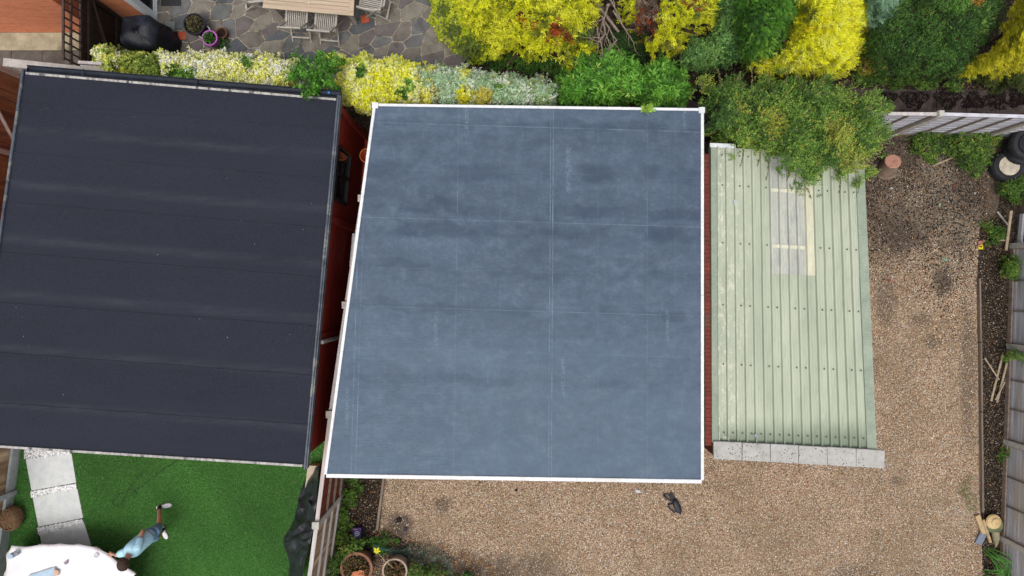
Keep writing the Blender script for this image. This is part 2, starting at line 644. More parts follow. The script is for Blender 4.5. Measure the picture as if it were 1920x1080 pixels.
def m_felt():
    n = Nodes('charcoal mineral felt')
    x, y, z = n.xyz()
    g = n.noise(60, 3, 0.8)
    big = n.noise(0.9, 5, 0.6, n.mapv((0.4, 1.6, 1)))
    col = n.ramp(g, [(0.3, C(25, 27, 37)), (0.7, C(52, 55, 68))])
    col = n.mix(0.35, col, n.ramp(big, [(0.3, C(33, 35, 44)), (0.7, C(47, 49, 59))]))
    # dusty runs below each lap
    for k in range(8):
        yy = 2.18 - k * 0.925
        dd = n.math('ADD', n.math('SUBTRACT', y, yy), n.math('MULTIPLY', x, 0.082))
        f = n.math('MULTIPLY', n.smooth(n.math('ABSOLUTE', n.math('ADD', dd, 0.19)), 0.13, 0.0),
                   n.smooth(n.noise(2.0, 9, 0.8, n.mapv((0.35, 2.6, 1), loc=(k * 7.0, 0, 0))), 0.34, 0.72))
        col = n.mix(n.math('MULTIPLY', f, 0.34), col, C(78, 79, 87))
    sp = n.voro(5).outputs['Distance']
    col = n.mix(n.math('MULTIPLY', n.smooth(sp, 0.035, 0.01), n.smooth(n.noise(1.5, 3), 0.52, 0.6)), col, C(205, 205, 200))
    n.bump(g, 0.6, 0.004)
    return n.done(col, 0.92, 0.2)


DIRT = [(1768, 530, 22, 34, .9), (1725, 600, 26, 16, .45), (1700, 430, 60, 50, .75), (1790, 420, 40, 60, .6), (1745, 640, 14, 14, .5), (800, 1085, 190, 60, .8), (960, 1080, 120, 45, .5), (750, 985, 26, 26, .8),
        (830, 945, 16, 14, .7), (1600, 1085, 60, 30, .5), (1680, 900, 12, 9, .6), (1815, 700, 16, 150, .5), (740, 1020, 40, 30, .6), (1660, 560, 22, 60, .5), (1260, 1090, 60, 20, .4)]


def m_gravel():
    n = Nodes('gravel bed')
    x, y, z = n.xyz()
    v = n.voro(55)
    v2 = n.voro(90)
    cols = [(0.0, C(96, 70, 54)), (0.16, C(180, 146, 122)), (0.34, C(206, 180, 156)), (0.5, C(150, 116, 92)),
            (0.62, C(232, 216, 198)), (0.76, C(166, 138, 118)), (0.9, C(124, 104, 92)), (1.0, C(190, 168, 136))]
    cols = [(p_, (c_[0] * 1.0, min(.85, c_[1] * 1.01), c_[2] * .95, 1)) for p_, c_ in cols]
    sep = n.n.new('ShaderNodeSeparateColor')
    n.l.new(v.outputs['Color'], sep.inputs[0])
    sep2 = n.n.new('ShaderNodeSeparateColor')
    n.l.new(v2.outputs['Color'], sep2.inputs[0])
    col = n.mix(0.4, n.ramp(sep.outputs[0], cols, 'CONSTANT'), n.ramp(sep2.outputs[1], cols, 'CONSTANT'))
    col = n.mix(n.smooth(v.outputs['Distance'], 0.5, 0.85), col, C(70, 55, 44))
    tone = n.noise(0.7, 5, 0.6)
    col = n.mix(n.math('MULTIPLY', n.smooth(tone, 0.40, 0.66), 0.5), col, C(112, 94, 70))
    col = n.mix(n.math('MULTIPLY', n.smooth(n.noise(1.7, 8, .75, n.mapv(loc=(5, 1, 2))), 0.50, 0.72), 0.45), col, C(84, 80, 52))
    # dirt: towards the back right and along the edges
    d = n.noise(0.9, 8, 0.72)
    back = n.smooth(n.math('ADD', y, n.math('MULTIPLY', n.math('SUBTRACT', d, 0.5), 5.5)), -0.2, 2.0)
    soil = n.ramp(n.noise(11, 9, 0.8), [(0.3, C(36, 31, 28)), (0.5, C(78, 68, 60)), (0.72, C(122, 108, 94))])
    col = n.mix(n.math('MULTIPLY', back, 0.88), col, soil)
    edge = n.smooth(n.math('ADD', n.math('SUBTRACT', n.math('SUBTRACT', 0.0, y), n.math('MULTIPLY', x, 0.55)), n.math('MULTIPLY', n.math('SUBTRACT', d, 0.5), 2.0)), 5.7, 7.0)
    col = n.mix(n.math('MULTIPLY', edge, 0.8), col, soil)
    dk = n.noise(0.75, 9, 0.75, n.mapv(loc=(11, 5, 0)))
    col = n.mix(n.math('MULTIPLY', n.smooth(dk, 0.62, 0.70), 0.6), col, C(62, 52, 44))
    ragged = n.math('MULTIPLY', n.math('SUBTRACT', n.noise(3.5, 8, .75), .5), 1.6)
    for (u_, v_, ru, rv, am) in DIRT:
        p_ = P(u_, v_)
        k_ = H / F
        dx = n.math('DIVIDE', n.math('SUBTRACT', x, p_.x), ru * k_)
        dy = n.math('DIVIDE', n.math('SUBTRACT', y, p_.y), rv * k_)
        rr_ = n.math('ADD', n.math('SQRT', n.math('ADD', n.math('MULTIPLY', dx, dx), n.math('MULTIPLY', dy, dy))), ragged)
        col = n.mix(n.math('MULTIPLY', n.smooth(rr_, 1.25, .55), am), col, soil)
    pale = n.noise(0.5, 6, 0.6, n.mapv(loc=(2.2, 9, 0)))
    col = n.mix(n.math('MULTIPLY', n.math('MULTIPLY', n.smooth(pale, 0.52, 0.68), n.smooth(x, 7.0, 8.4)), 0.6), col, C(150, 136, 118))
    h = n.math('SUBTRACT', 1.0, v.outputs['Distance'])
    n.bump(h, 0.9, 0.014)
    return n.done(col, 0.9, 0.25)


def m_soil():
    n = Nodes('dark garden soil')
    v = n.voro(38)
    f = n.noise(3, 9, 0.75)
    col = n.ramp(f, [(0.3, C(32, 28, 25)), (0.55, C(56, 48, 42)), (0.72, C(86, 74, 63))])
    sep = n.n.new('ShaderNodeSeparateColor')
    n.l.new(v.outputs['Color'], sep.inputs[0])
    col = n.mix(n.math('MULTIPLY', n.smooth(sep.outputs[0], 0.72, 0.8), 0.55), col, C(112, 97, 80))
    col = n.mix(n.math('MULTIPLY', n.smooth(n.noise(12, 6, 0.7), 0.5, 0.7), 0.5), col, C(34, 29, 26))
    n.bump(n.noise(26, 6, 0.8), 0.9, 0.03)
    return n.done(col, 0.95, 0.15)


def m_turf():
    n = Nodes('green artificial turf')
    f = n.noise(55, 4, 0.8)
    col = n.ramp(f, [(0.28, C(34, 66, 28)), (0.5, C(54, 96, 44)), (0.72, C(80, 124, 60))])
    col = n.mix(0.35, col, n.ramp(n.noise(1.1, 4), [(0.3, C(42, 84, 38)), (0.7, C(66, 112, 52))]))
    n.bump(f, 0.8, 0.02)
    return n.done(col, 0.75, 0.2)


def m_brick(name, a, b, mortar, plane='xz'):
    n = Nodes(name)
    s = n.xyz()
    cmb = n.n.new('ShaderNodeCombineXYZ')
    n.l.new(s[0] if plane[0] == 'x' else s[1], cmb.inputs[0])
    n.l.new(s[2], cmb.inputs[1])
    bt = n.n.new('ShaderNodeTexBrick')
    n.l.new(cmb.outputs[0], bt.inputs['Vector'])
    bt.inputs['Scale'].default_value = 1.0
    bt.inputs['Brick Width'].default_value = 0.225
    bt.inputs['Row Height'].default_value = 0.075
    bt.inputs['Mortar Size'].default_value = 0.009
    bt.inputs['Color1'].default_value = a
    bt.inputs['Color2'].default_value = b
    bt.inputs['Mortar'].default_value = mortar
    col = n.mix(0.45, bt.outputs['Color'], n.ramp(n.noise(9, 6, 0.7), [(0.3, tuple(c * .5 for c in a[:3]) + (1,)), (0.7, a)]))
    n.bump(bt.outputs['Fac'], -0.6, 0.006)
    return n.done(col, 0.9, 0.2)


M_EPDM, M_FELT, M_GRAVEL, M_SOIL, M_TURF = m_epdm(), m_felt(), m_gravel(), m_soil(), m_turf()
M_BRICK = m_brick('orange brick', C(244, 150, 108), C(222, 124, 86), C(214, 170, 140), 'xz')
M_BRICK_Y = m_brick('orange brick return', C(226, 140, 98), C(194, 112, 76), C(190, 156, 128), 'yz')
M_BRICK_G = m_brick('dull brick', C(120, 66, 50), C(92, 50, 40), C(120, 110, 100), 'xz')
M_GALV = mat('dull grey metal', C(140, 146, 150), C(108, 112, 116), 8, 0.5, 0.1, metal=0.3)


def cladding(name, a, b, axis='z', pitch=0.10, c=None):
    """boards one above the other, a dark groove between them"""
    n = Nodes(name)
    s = n.xyz()['xyz'.index(axis)]
    fr = n.math('FRACT', n.math('DIVIDE', s, pitch))
    groove = n.smooth(n.math('ABSOLUTE', n.math('SUBTRACT', fr, 0.5)), 0.44, 0.49)
    col = n.ramp(n.noise(12, 6, 0.7, n.mapv((0.4, 0.4, 4))), [(0.3, a), (0.7, b)])
    if c:
        col = n.mix(n.smooth(n.noise(2.4, 4), 0.55, 0.7), col, c)
    col = n.mix(n.math('MULTIPLY', groove, 0.7), col, tuple(v * .25 for v in a[:3]) + (1,))
    n.bump(n.math('SUBTRACT', fr, n.math('MULTIPLY', groove, 1.0)), 0.6, 0.02)
    return n.done(col, 0.75, 0.3)


M_RED = cladding('red stained cladding', C(186, 58, 40), C(152, 44, 32), 'z', 0.11)
M_RED_DULL = cladding('worn red brown boards', C(136, 62, 46), C(92, 42, 34), 'y', 0.075, C(104, 72, 60))

# ------------------------------------------------------------------ ground and paving
def sheet(name, pts, z, m, kind='structure', label=None):
    mb = MB()
    mb.add([(p[0], p[1], z) for p in pts], [tuple(range(len(pts)))])
    o = mb.build(name, m, origin=(0, 0, z))
    o['kind'] = kind
    if label:
        o['label'] = label
    return o


def g(u, v):
    p = P(u, v, 0)
    return (p.x, p.y)


sheet('ground', [(-80, -80), (80, -80), (80, 80), (-80, 80)], 0.0, M_SOIL)
sheet('gravel_bed', [g(722, 780), g(722, 893), g(712, 990), g(700, 1080), g(680, 1350), g(1850, 1350), g(1838, 960), g(1832, 520), g(1836, 430),
                    g(1868, 400), g(1900, 240), g(1660, 240), g(1500, 250), g(1290, 270), g(900, 300), g(760, 320)][::1], 0.006, M_GRAVEL)
# the artificial lawn
turf_poly = [g(-60, 815), g(648, 795), g(648, 900), g(615, 1080), g(590, 1350), g(-60, 1350)]
turf_poly = [(-10.35, -2.9), (-3.45, -2.2), (-3.60, -4.3), (-3.85, -7.5), (-4.0, -9.5), (-10.6, -9.5)]
sheet('artificial_lawn', turf_poly, 0.010, M_TURF)


def inside_np(x, y, poly):
    return poly_info(x, y, poly)[0]


# blades of the lawn: only nearest strip visible, one uncountable mass
def blades():
    r = np.random.default_rng(3)
    n = 330000
    x = r.uniform(-10.2, -3.5, n)
    y = r.uniform(-6.1, -2.6, n)
    ok = inside_np(x, y, [(-10.2, -2.9), (-3.5, -2.3), (-3.62, -4.3), (-3.8, -6.1), (-10.2, -6.1)])
    # keep clear of the slab path
    ok &= ~inside_np(x, y, [g(46, 815), g(131, 815), g(142, 905), g(158, 978), g(178, 1045), g(190, 1100), g(95, 1100), g(82, 1060), g(59, 925)])
    x, y = x[ok], y[ok]
    n = len(x)
    pos = np.stack([x, y, np.full(n, 0.008)], 1)
    d = norm(np.stack([r.normal(size=n) * 0.6, r.normal(size=n) * 0.6, np.ones(n)], 1))
    pal = np.array([C(78, 132, 64)[:3], C(96, 150, 78)[:3], C(60, 108, 52)[:3], C(124, 164, 98)[:3]])
    col = pal[r.choice(4, n, p=[.4, .3, .2, .1])] * r.uniform(1.2, 1.9, (n, 1)) * np.array([1.1, 1, 1]) * (1.14 + .10 * np.sin(x * 2.1 + y * .8) + .07 * np.sin(x * .9 - y * 3.1 + 1) + .05 * np.sin(x * 5 + y * 4))[:, None]
    V, Fi, Cc = leaf_arrays(pos, d, r.uniform(.018, .034, n), r.uniform(.006, .010, n), col, r=r)
    o = np_mesh('grass_blades', V, Fi, Cc, M_LEAF, kind='stuff', origin=(0, 0, 0))
    o['label'] = 'short green fibres of the artificial lawn beside the slab path'


blades()


def stones(name, n, poly, size, pal, z=0.006, seed=1, wfun=None, label=None, parent=None):
    r = np.random.default_rng(seed)
    poly = np.array(poly, float)
    lo, hi = poly.min(0), poly.max(0)
    x = r.uniform(lo[0], hi[0], n * 3)
    y = r.uniform(lo[1], hi[1], n * 3)
    ok = inside_np(x, y, poly)
    if wfun is not None:
        ok &= r.random(len(x)) < wfun(x, y)
    x, y = x[ok][:n], y[ok][:n]
    n = len(x)
    octv = np.array([[1, 0, 0], [0, 1, 0], [-1, 0, 0], [0, -1, 0], [0, 0, 1], [0, 0, -1]], float)
    octf = np.array([[0, 1, 4], [1, 2, 4], [2, 3, 4], [3, 0, 4], [1, 0, 5], [2, 1, 5], [3, 2, 5], [0, 3, 5]])
    V = octv[None] * r.uniform(0.6, 1.4, (n, 6, 3))
    a = r.uniform(0, 6.28, n)
    ca, sa = np.cos(a)[:, None], np.sin(a)[:, None]
    sc = (r.uniform(size[0], size[1], n))[:, None, None] * np.stack([np.ones(n), r.uniform(.55, 1, n), r.uniform(.4, .7, n)], 1)[:, None, :]
    V = V * sc
    X = V[..., 0] * ca - V[..., 1] * sa
    Y = V[..., 0] * sa + V[..., 1] * ca
    V = np.stack([X + x[:, None], Y + y[:, None], V[..., 2] + z + sc[:, :, 2] * 0.45], 2)
    Fi = (np.arange(n) * 6)[:, None, None] + octf[None]
    w = np.array([p[0] for p in pal], float)
    pc = np.array([p[1][:3] for p in pal])
    col = pc[r.choice(len(pal), n, p=w / w.sum())] * r.uniform(.75, 1.25, (n, 1))
    o = np_mesh(name, V.reshape(-1, 3), Fi.reshape(-1, 3), np.clip(np.repeat(col, 6, 0), 0, .85), M_STONE, parent, 'stuff', origin=(0, 0, 0))
    if label:
        o['label'] = label
    return o


GPAL = [(3, C(204, 170, 142)), (3, C(176, 140, 112)), (2.4, C(226, 202, 176)), (2, C(138, 104, 82)), (2.2, C(246, 236, 222)),
        (1.4, C(166, 152, 144)), (1, C(196, 146, 122)), (1.2, C(92, 72, 60)), (.9, C(214, 190, 138))]
gp = [g(722, 893), g(712, 990), g(690, 1100), g(1845, 1100), g(1836, 960), g(1830, 520), g(1840, 400), g(1850, 330), g(1600, 270), g(1600, 800), g(1300, 860), g(730, 880)]


def gw(x, y):
    nz = np.sin(x * 3.1 + y * 1.7) * .5 + np.sin(x * 1.3 - y * 2.9 + 1) * .5 + np.sin(x * 6.7 + 2) * np.sin(y * 5.9) * .5
    w = np.clip(1.0 - np.clip((y + nz * .7 + .2) / 2.0, 0, 1) * 0.93, 0.05, 1)
    for (u_, v_, ru, rv, am) in DIRT:
        p_ = P(u_, v_)
        k_ = H / F
        q = np.hypot((x - p_.x) / (ru * k_), (y - p_.y) / (rv * k_)) + nz * .25
        w = w * (1 - am * .85 * np.clip((1.3 - q) / .7, 0, 1))
    return np.maximum(w, .04)


GPAL = [(w_, (min(.85, c_[0] * 1.1), min(.85, c_[1] * 1.12), c_[2] * 1.08, 1)) for w_, c_ in GPAL]
stones('gravel_stones', 110000, gp, (0.005, 0.0135), GPAL, 0.008, 2, gw, 'loose tan and cream stones covering the yard')
SPAL = [(4, C(46, 39, 34)), (2, C(72, 61, 52)), (.8, C(140, 120, 98)), (.35, C(200, 186, 168)), (3, C(30, 26, 23))]
stones('soil_crumbs', 9000, [g(1838, 400), g(1890, 400), g(1884, 1100), g(1842, 1100)], (0.006, 0.018), SPAL, 0.004, 4, None, 'dark soil crumbs and chips in the strip beside the right fence')
stones('pale_chips', 1500, [g(1838, 400), g(1890, 400), g(1884, 1100), g(1842, 1100)], (0.006, 0.014), [(2, C(130, 112, 92)), (1, C(170, 150, 126))], 0.010, 44, None, 'pale chips sprinkled along the soil strip at the right')
stones('bark_litter', 6000, [g(640, 893), g(715, 893), g(708, 990), g(830, 1040), g(640, 1060)], (0.006, 0.02), SPAL, 0.004, 5, None, 'dark crumbs and chips in the bed left of the gravel')
stones('dirt_crumbs', 9000, [g(1600, 240), g(1870, 300), g(1850, 330), g(1836, 700), g(1640, 700)], (0.006, 0.02), SPAL + [(.6, C(130, 110, 92))], 0.008, 6, lambda x, y: np.clip((y + .6 + .6 * np.sin(x * 3) ) / 2.2, 0, 1), 'dark soil crumbs strewn over the back of the yard')


def flakes(name, n, poly, pal, size, seed, label, z=0.015):
    r = np.random.default_rng(seed)
    poly = np.array(poly, float)
    lo, hi = poly.min(0), poly.max(0)
    x = r.uniform(lo[0], hi[0], n * 3)
    y = r.uniform(lo[1], hi[1], n * 3)
    ok = inside_np(x, y, poly)
    x, y = x[ok][:n], y[ok][:n]
    n = len(x)
    pos = np.stack([x, y, r.uniform(z, z + .02, n)], 1)
    a = r.uniform(0, 6.28, n)
    d = norm(np.stack([np.cos(a), np.sin(a), r.normal(size=n) * .25], 1))
    w = np.array([p[0] for p in pal], float)
    pc = np.array([p[1][:3] for p in pal])
    col = pc[r.choice(len(pal), n, p=w / w.sum())] * r.uniform(.7, 1.2, (n, 1))
    L = r.uniform(size[0], size[1], n)
    V, Fi, Cc = leaf_arrays(pos, d, L, L * .5, col, r=r)
    o = np_mesh(name, V, Fi, Cc, M_STONE, kind='stuff', origin=(0, 0, 0))
    o['label'] = label


DPAL = [(3, C(150, 104, 62)), (2, C(110, 72, 46)), (1.5, C(182, 140, 90)), (1, C(84, 56, 40))]
flakes('dead_leaves', 900, [g(690, 985), g(880, 1030), g(1000, 1100), g(700, 1100)], DPAL, (.02, .06), 11, 'brown dead leaves gathered round the pots and gravel corner')
flakes('fallen_leaves', 420, [g(1640, 290), g(1870, 330), g(1880, 470), g(1640, 420)], DPAL, (.015, .045), 12, 'dry leaves scattered over the soil near the tyres')
flakes('leaf_scraps', 500, [g(1840, 420), g(1885, 430), g(1882, 1080), g(1842, 1080)], DPAL, (.012, .04), 13, 'leaf scraps lying along the right fence')
flakes('garden_litter', 800, [g(1040, 130), g(1920, 140), g(1920, 165), g(1040, 165)], DPAL, (.02, .05), 14, 'brown leaf litter under the conifers along the back path')
flakes('bed_leaves', 260, [g(645, 893), g(715, 893), g(706, 1000), g(640, 1000)], DPAL, (.012, .045), 15, 'dry leaves in the dark bed left of the gravel')

# timber edging boards of the gravel
M_EDGE = wood('grey edging timber', C(140, 126, 112), C(104, 92, 82), 'y')
mb = MB()
for a, b in (((1832, 522), (1834, 640)), ((1834.5, 642), (1836, 770)), ((1836, 772), (1838, 958))):
    pa, pb = P(*a), P(*b)
    mb.bar((pa.x, pa.y, .04), (pb.x, pb.y, .045), .035, .10)
tag(mb.build('timber_edging', M_EDGE), 'long grey timber edging between gravel and the right hand soil strip', 'edging')
mb = MB()
pa, pb = P(722, 885), P(708, 992)
mb.bar((pa.x, pa.y, .04), (pb.x, pb.y, .04), .05, .10)
tag(mb.build('timber_edging', M_EDGE), 'short grey timber edging between the left bed and the gravel', 'edging')

# crazy paving
def clip_cell(seed, others, lim):
    poly = [(seed[0] - lim, seed[1] - lim), (seed[0] + lim, seed[1] - lim), (seed[0] + lim, seed[1] + lim), (seed[0] - lim, seed[1] + lim)]
    for o in others:
        mx, my = (seed[0] + o[0]) / 2, (seed[1] + o[1]) / 2
        nx, ny = o[0] - seed[0], o[1] - seed[1]
        L = math.hypot(nx, ny)
        if L > lim * 2.2 or L < 1e-6:
            continue
        out = []
        for i in range(len(poly)):
            p, q = poly[i], poly[(i + 1) % len(poly)]
            dp = (p[0] - mx) * nx + (p[1] - my) * ny
            dq = (q[0] - mx) * nx + (q[1] - my) * ny
            if dp <= 0:
                out.append(p)
            if dp * dq < 0:
                t = dp / (dp - dq)
                out.append((p[0] + (q[0] - p[0]) * t, p[1] + (q[1] - p[1]) * t))
        poly = out
        if len(poly) < 3:
            return None
    return poly


def m_flag(name, a, b):
    g_ = lambda c: tuple(.6 * k + .4 * (c[0] + c[1] + c[2]) / 3 for k in c[:3]) + (1,)
    a, b = g_(a), g_(b)
    return mat(name, a, b, 5, 0.85, 0.4, 0.006, c=tuple(x * .8 for x in b[:3]) + (1,))


FLAGS = [m_flag('grey flagstone', C(122, 121, 122), C(96, 94, 94)), m_flag('blue grey flagstone', C(98, 102, 108), C(78, 82, 90)),
         m_flag('buff flagstone', C(146, 136, 118), C(120, 110, 94)), m_flag('plum flagstone', C(122, 109, 107), C(100, 88, 87)),
         m_flag('green grey flagstone', C(110, 116, 112), C(88, 92, 90)), m_flag('brown flagstone', C(132, 120, 107), C(108, 97, 86))]
M_MORTAR = mat('pale mortar', C(196, 186, 168), C(132, 122, 106), 10, 0.95, 0.4, c=C(84, 74, 62))


def crazy(name, poly0, sp, seed):
    r = random.Random(seed)
    ca_, sa_ = math.cos(.5), math.sin(.5)
    fw2 = lambda p: ((p[0] * ca_ + p[1] * sa_) * .72, (-p[0] * sa_ + p[1] * ca_) * 1.15)
    def bk2(p):
        a, b = p[0] / .72, p[1] / 1.15
        return (a * ca_ - b * sa_, a * sa_ + b * ca_)
    poly = [fw2(p) for p in poly0]
    xs, ys = [p[0] for p in poly], [p[1] for p in poly]
    seeds = []
    tries = 0
    while tries < 6000:
        tries += 1
        s = (r.uniform(min(xs) - .2, max(xs) + .2), r.uniform(min(ys) - .2, max(ys) + .2))
        dmin = sp * r.choice((.34, .55, .8, 1.1, 1.5))
        if all(math.hypot(s[0] - q[0], s[1] - q[1]) > dmin for q in seeds):
            seeds.append(s)
    mb = MB()
    for i, s in enumerate(seeds):
        if not inside_np(np.array([s[0]]), np.array([s[1]]), poly)[0]:
            continue
        c = clip_cell(s, [q for q in seeds if q is not s], sp * 1.9)
        if not c or len(c) < 3:
            continue
        c = [bk2(p) for p in c]
        cx, cy = sum(p[0] for p in c) / len(c), sum(p[1] for p in c) / len(c)
        out = []
        for j in range(len(c)):
            p, q0, q1 = c[j], c[j - 1], c[(j + 1) % len(c)]
            # shrink by the joint and cut the corner
            L = math.hypot(p[0] - cx, p[1] - cy)
            kk = max(0.3, (L - .013) / max(L, 1e-6))
            pp = (cx + (p[0] - cx) * kk, cy + (p[1] - cy) * kk)
            for q in (q0, q1):
                l = math.hypot(q[0] - pp[0], q[1] - pp[1])
                t = min(.2, r.uniform(.006, .022) / max(l, .02))
                out.append((pp[0] + (q[0] - pp[0]) * t + r.uniform(-.003, .003), pp[1] + (q[1] - pp[1]) * t + r.uniform(-.003, .003)))
        mb.idx = r.choice((0, 0, 1, 2, 2, 3, 3, 4, 5, 5))
        z = .028 + r.uniform(-.003, .004)
        k = len(out)
        ins = [(cx + (p[0] - cx) * .975, cy + (p[1] - cy) * .975) for p in out]
        vs = [(p[0], p[1], .006) for p in out] + [(p[0], p[1], z - .004) for p in out] + [(p[0], p[1], z) for p in ins]
        fs = [tuple(range(2 * k, 3 * k))]
        for a in range(2):
            fs += [(a * k + j, a * k + (j + 1) % k, (a + 1) * k + (j + 1) % k, (a + 1) * k + j) for j in range(k)]
        mb.add(vs, fs)
    o = mb.build(name, FLAGS, origin=(0, 0, 0))
    o['kind'] = 'structure'
    o['label'] = 'multicoloured crazy paving of the patio'


pat = [g(228, 205), g(228, -160), g(905, -160), g(870, 20), g(860, 140), g(640, 200)]
sheet('patio_bedding', pat, 0.016, M_MORTAR)
crazy('patio_paving', pat, 0.56, 5)

# the back path and the side path: dark slabs
M_PSLAB = mat('dark path slab', C(96, 84, 80), C(66, 56, 54), 6, 0.9, 0.4, c=C(44, 36, 34))
M_MOSS = mat('dark moss', C(30, 24, 22), C(16, 13, 12), 30, 1.0, 0.9, .02)
mb = MB()
y0, y1 = P(0, 203).y - .3, P(0, 158).y
x = -0.9
i = 0
while x < 13:
    w = 0.60
    sl = -0.014 * (x)
    mb.box(x, y0 + sl, 0.0, x + w - .012, y1 + sl - 0.0, .03 + random.uniform(-.004, .004))
    x += w
    i += 1
o = mb.build('back_path', M_PSLAB, origin=(0, 0, 0))
o['kind'] = 'structure'
o['label'] = 'dark slab path between back fence and conifers'
mb = MB()
for i in range(9):
    x0 = -11.5 + i * .63
    if x0 > -7.9:
        break
    mb.box(x0, 4.35, 0, x0 + .62, 4.85 + .0, .03)
    mb.box(x0 + .2, 3.6, 0, x0 + .82, 4.34, .028)
o = mb.build('side_path', mat('grey path slab', C(112, 106, 98), C(84, 78, 72), 5, .9, .4, c=C(70, 70, 56)), origin=(0, 0, 0))
o['kind'] = 'structure'
o['label'] = 'grey slab path behind the dark felt roof'
mb = MB()
mb.box(-12, 4.86, 0, -8.30, 5.22, .05)
o = mb.build('concrete_strip', mat('yellowed concrete', C(186, 176, 148), C(150, 142, 118), 4, .9, .4, c=C(120, 118, 96)), origin=(0, 0, 0))
o['kind'] = 'structure'

# moss patches lying on the path
mo = thing('moss_patches', 'black moss growing over the slabs of the back path', 'moss', P(1770, 182) + Vector((0, 0, .0)))
mo['kind'] = 'stuff'
V, Fi, Cc = [], [], []
r = np.random.default_rng(21)
off = 0
for (u, v, ru, rv) in ((1655, 186, 22, 16), (1712, 188, 26, 17), (1775, 186, 24, 17), (1822, 190, 20, 16), (1865, 188, 24, 18), (1905, 186, 18, 16), (1320, 178, 22, 14), (1345, 150, 30, 10)):
    n = 700
    a = r.uniform(0, 6.28, n)
    q = np.sqrt(r.random(n)) * (1 + .25 * np.sin(a * 3 + u))
    pos = np.stack([(u + ru * q * np.cos(a) - 960) * H / F, (540 - v - rv * q * np.sin(a)) * H / F, np.full(n, .032)], 1)
    d = norm(np.stack([r.normal(size=n), r.normal(size=n), r.uniform(.3, 1.2, n)], 1))
    v3, f3, c3 = leaf_arrays(pos, d, r.uniform(.02, .05, n), r.uniform(.012, .03, n), np.tile(C(34, 24, 24)[:3], (n, 1)) * r.uniform(.5, 1.5, (n, 1)), r=r)
    V.append(v3); Fi.append(f3 + off); Cc.append(c3)
    off += len(v3)
bpy.data.objects.remove(mo)
o = np_mesh('moss', np.concatenate(V), np.concatenate(Fi), np.concatenate(Cc), M_STONE, kind='stuff', origin=(0, 0, 0))
o['label'] = 'black moss growing over the slabs of the back path'

# ------------------------------------------------------------------ garages
def fascia(mb, a, b, w, h):
    mb.bar(a, b, w, h, bev=.004)


# blue-grey membrane garage
ZB = 2.5
q = [P(704, 198, ZB), P(1315, 207, ZB), P(1315, 900, ZB), P(612, 889, ZB)]
ga = thing('garage', 'garage with wide slate blue membrane roof and white trims in the middle', 'garage', (0.2, 0, 0))
mb = MB()
N = 40
vs, fs = [], []
for j in range(N + 1):
    for i in range(N + 1):
        s, t = i / N, j / N
        p = (q[0].lerp(q[1], s)).lerp(q[3].lerp(q[2], s), t)
        p = p + Vector((0, 0, 0.004 * math.sin(s * 23 + t * 3) * math.sin(t * 17)))
        vs.append(p)
for j in range(N):
    for i in range(N):
        a = j * (N + 1) + i
        fs.append((a, a + N + 1, a + N + 2, a + 1))
mb.add(vs, fs)
mb.build('roof', M_EPDM, ga, smooth=True)
mb = MB()
mb.prism([(p.x * .995, p.y * .995) for p in q][::-1], ZB - .16, ZB - .012)
mb.build('roof_deck', mat('roof deck board', C(150, 130, 100), None, 5), ga)
up = Vector((0, 0, .012))
for nm, a, b, w in (('edge_trim', q[0], q[1], .045), ('edge_trim', q[1], q[2], .052), ('edge_trim', q[2], q[3], .066), ('edge_trim', q[3], q[0], .050)):
    mb = MB()
    d = (b - a).normalized()
    mid = (a + b) / 2
    inn = (Vector((0.25, 0, ZB)) - mid)
    inn.z = 0
    nrm = Vector((-d.y, d.x, 0))
    if nrm.dot(inn) > 0:
        nrm = -nrm
    # flange on the roof and a drip face down the side
    ln = (b - a).length
    segs = max(1, round(ln / 2.5))
    for i in range(segs):
        aa, bb = a + (b - a) * (i / segs), a + (b - a) * ((i + 1) / segs)
        off = nrm * (w * .5 - .012)
        mb.bar(aa + off + up, bb + off + up - d * .003, w, .022 + .002 * i, bev=.006)
        mb.bar(aa + nrm * (w - .022) - Vector((0, 0, .07)), bb + nrm * (w - .022) - Vector((0, 0, .07)) - d * .003, .014, .14)
    mb.build(nm, M_TRIM, ga)
for c in (q[0], q[1]):
    mb = MB()
    mb.box(c.x - .05, c.y - .05, ZB - .1, c.x + .05, c.y + .045, ZB + .04)
    mb.build('corner_cap', M_TRIM, ga)
wl_ = [(q[0].x + .16, q[0].y - .15), (q[1].x - .12, q[1].y - .15), (q[2].x - .12, q[2].y + .15), (q[3].x + .18, q[3].y + .15)]
mb = MB()
for i in range(4):
    a, b = wl_[i], wl_[(i + 1) % 4]
    if i == 2:
        continue
    d = Vector((b[0] - a[0], b[1] - a[1], 0)).normalized()
    mb.bar((a[0], a[1], 1.17), (b[0], b[1], 1.17), .1, 2.33)
mb.bar((wl_[2][0], wl_[2][1], 2.2), (wl_[3][0], wl_[3][1], 2.2), .1, .27)
for xx in (wl_[2][0] - .2, (wl_[2][0] + wl_[3][0]) / 2, wl_[3][0] + .2):
    mb.box(xx - .16, wl_[2][1] - .05, 0, xx + .16, wl_[2][1] + .06, 2.06)
mb.build('wall', M_BRICK_G, ga)
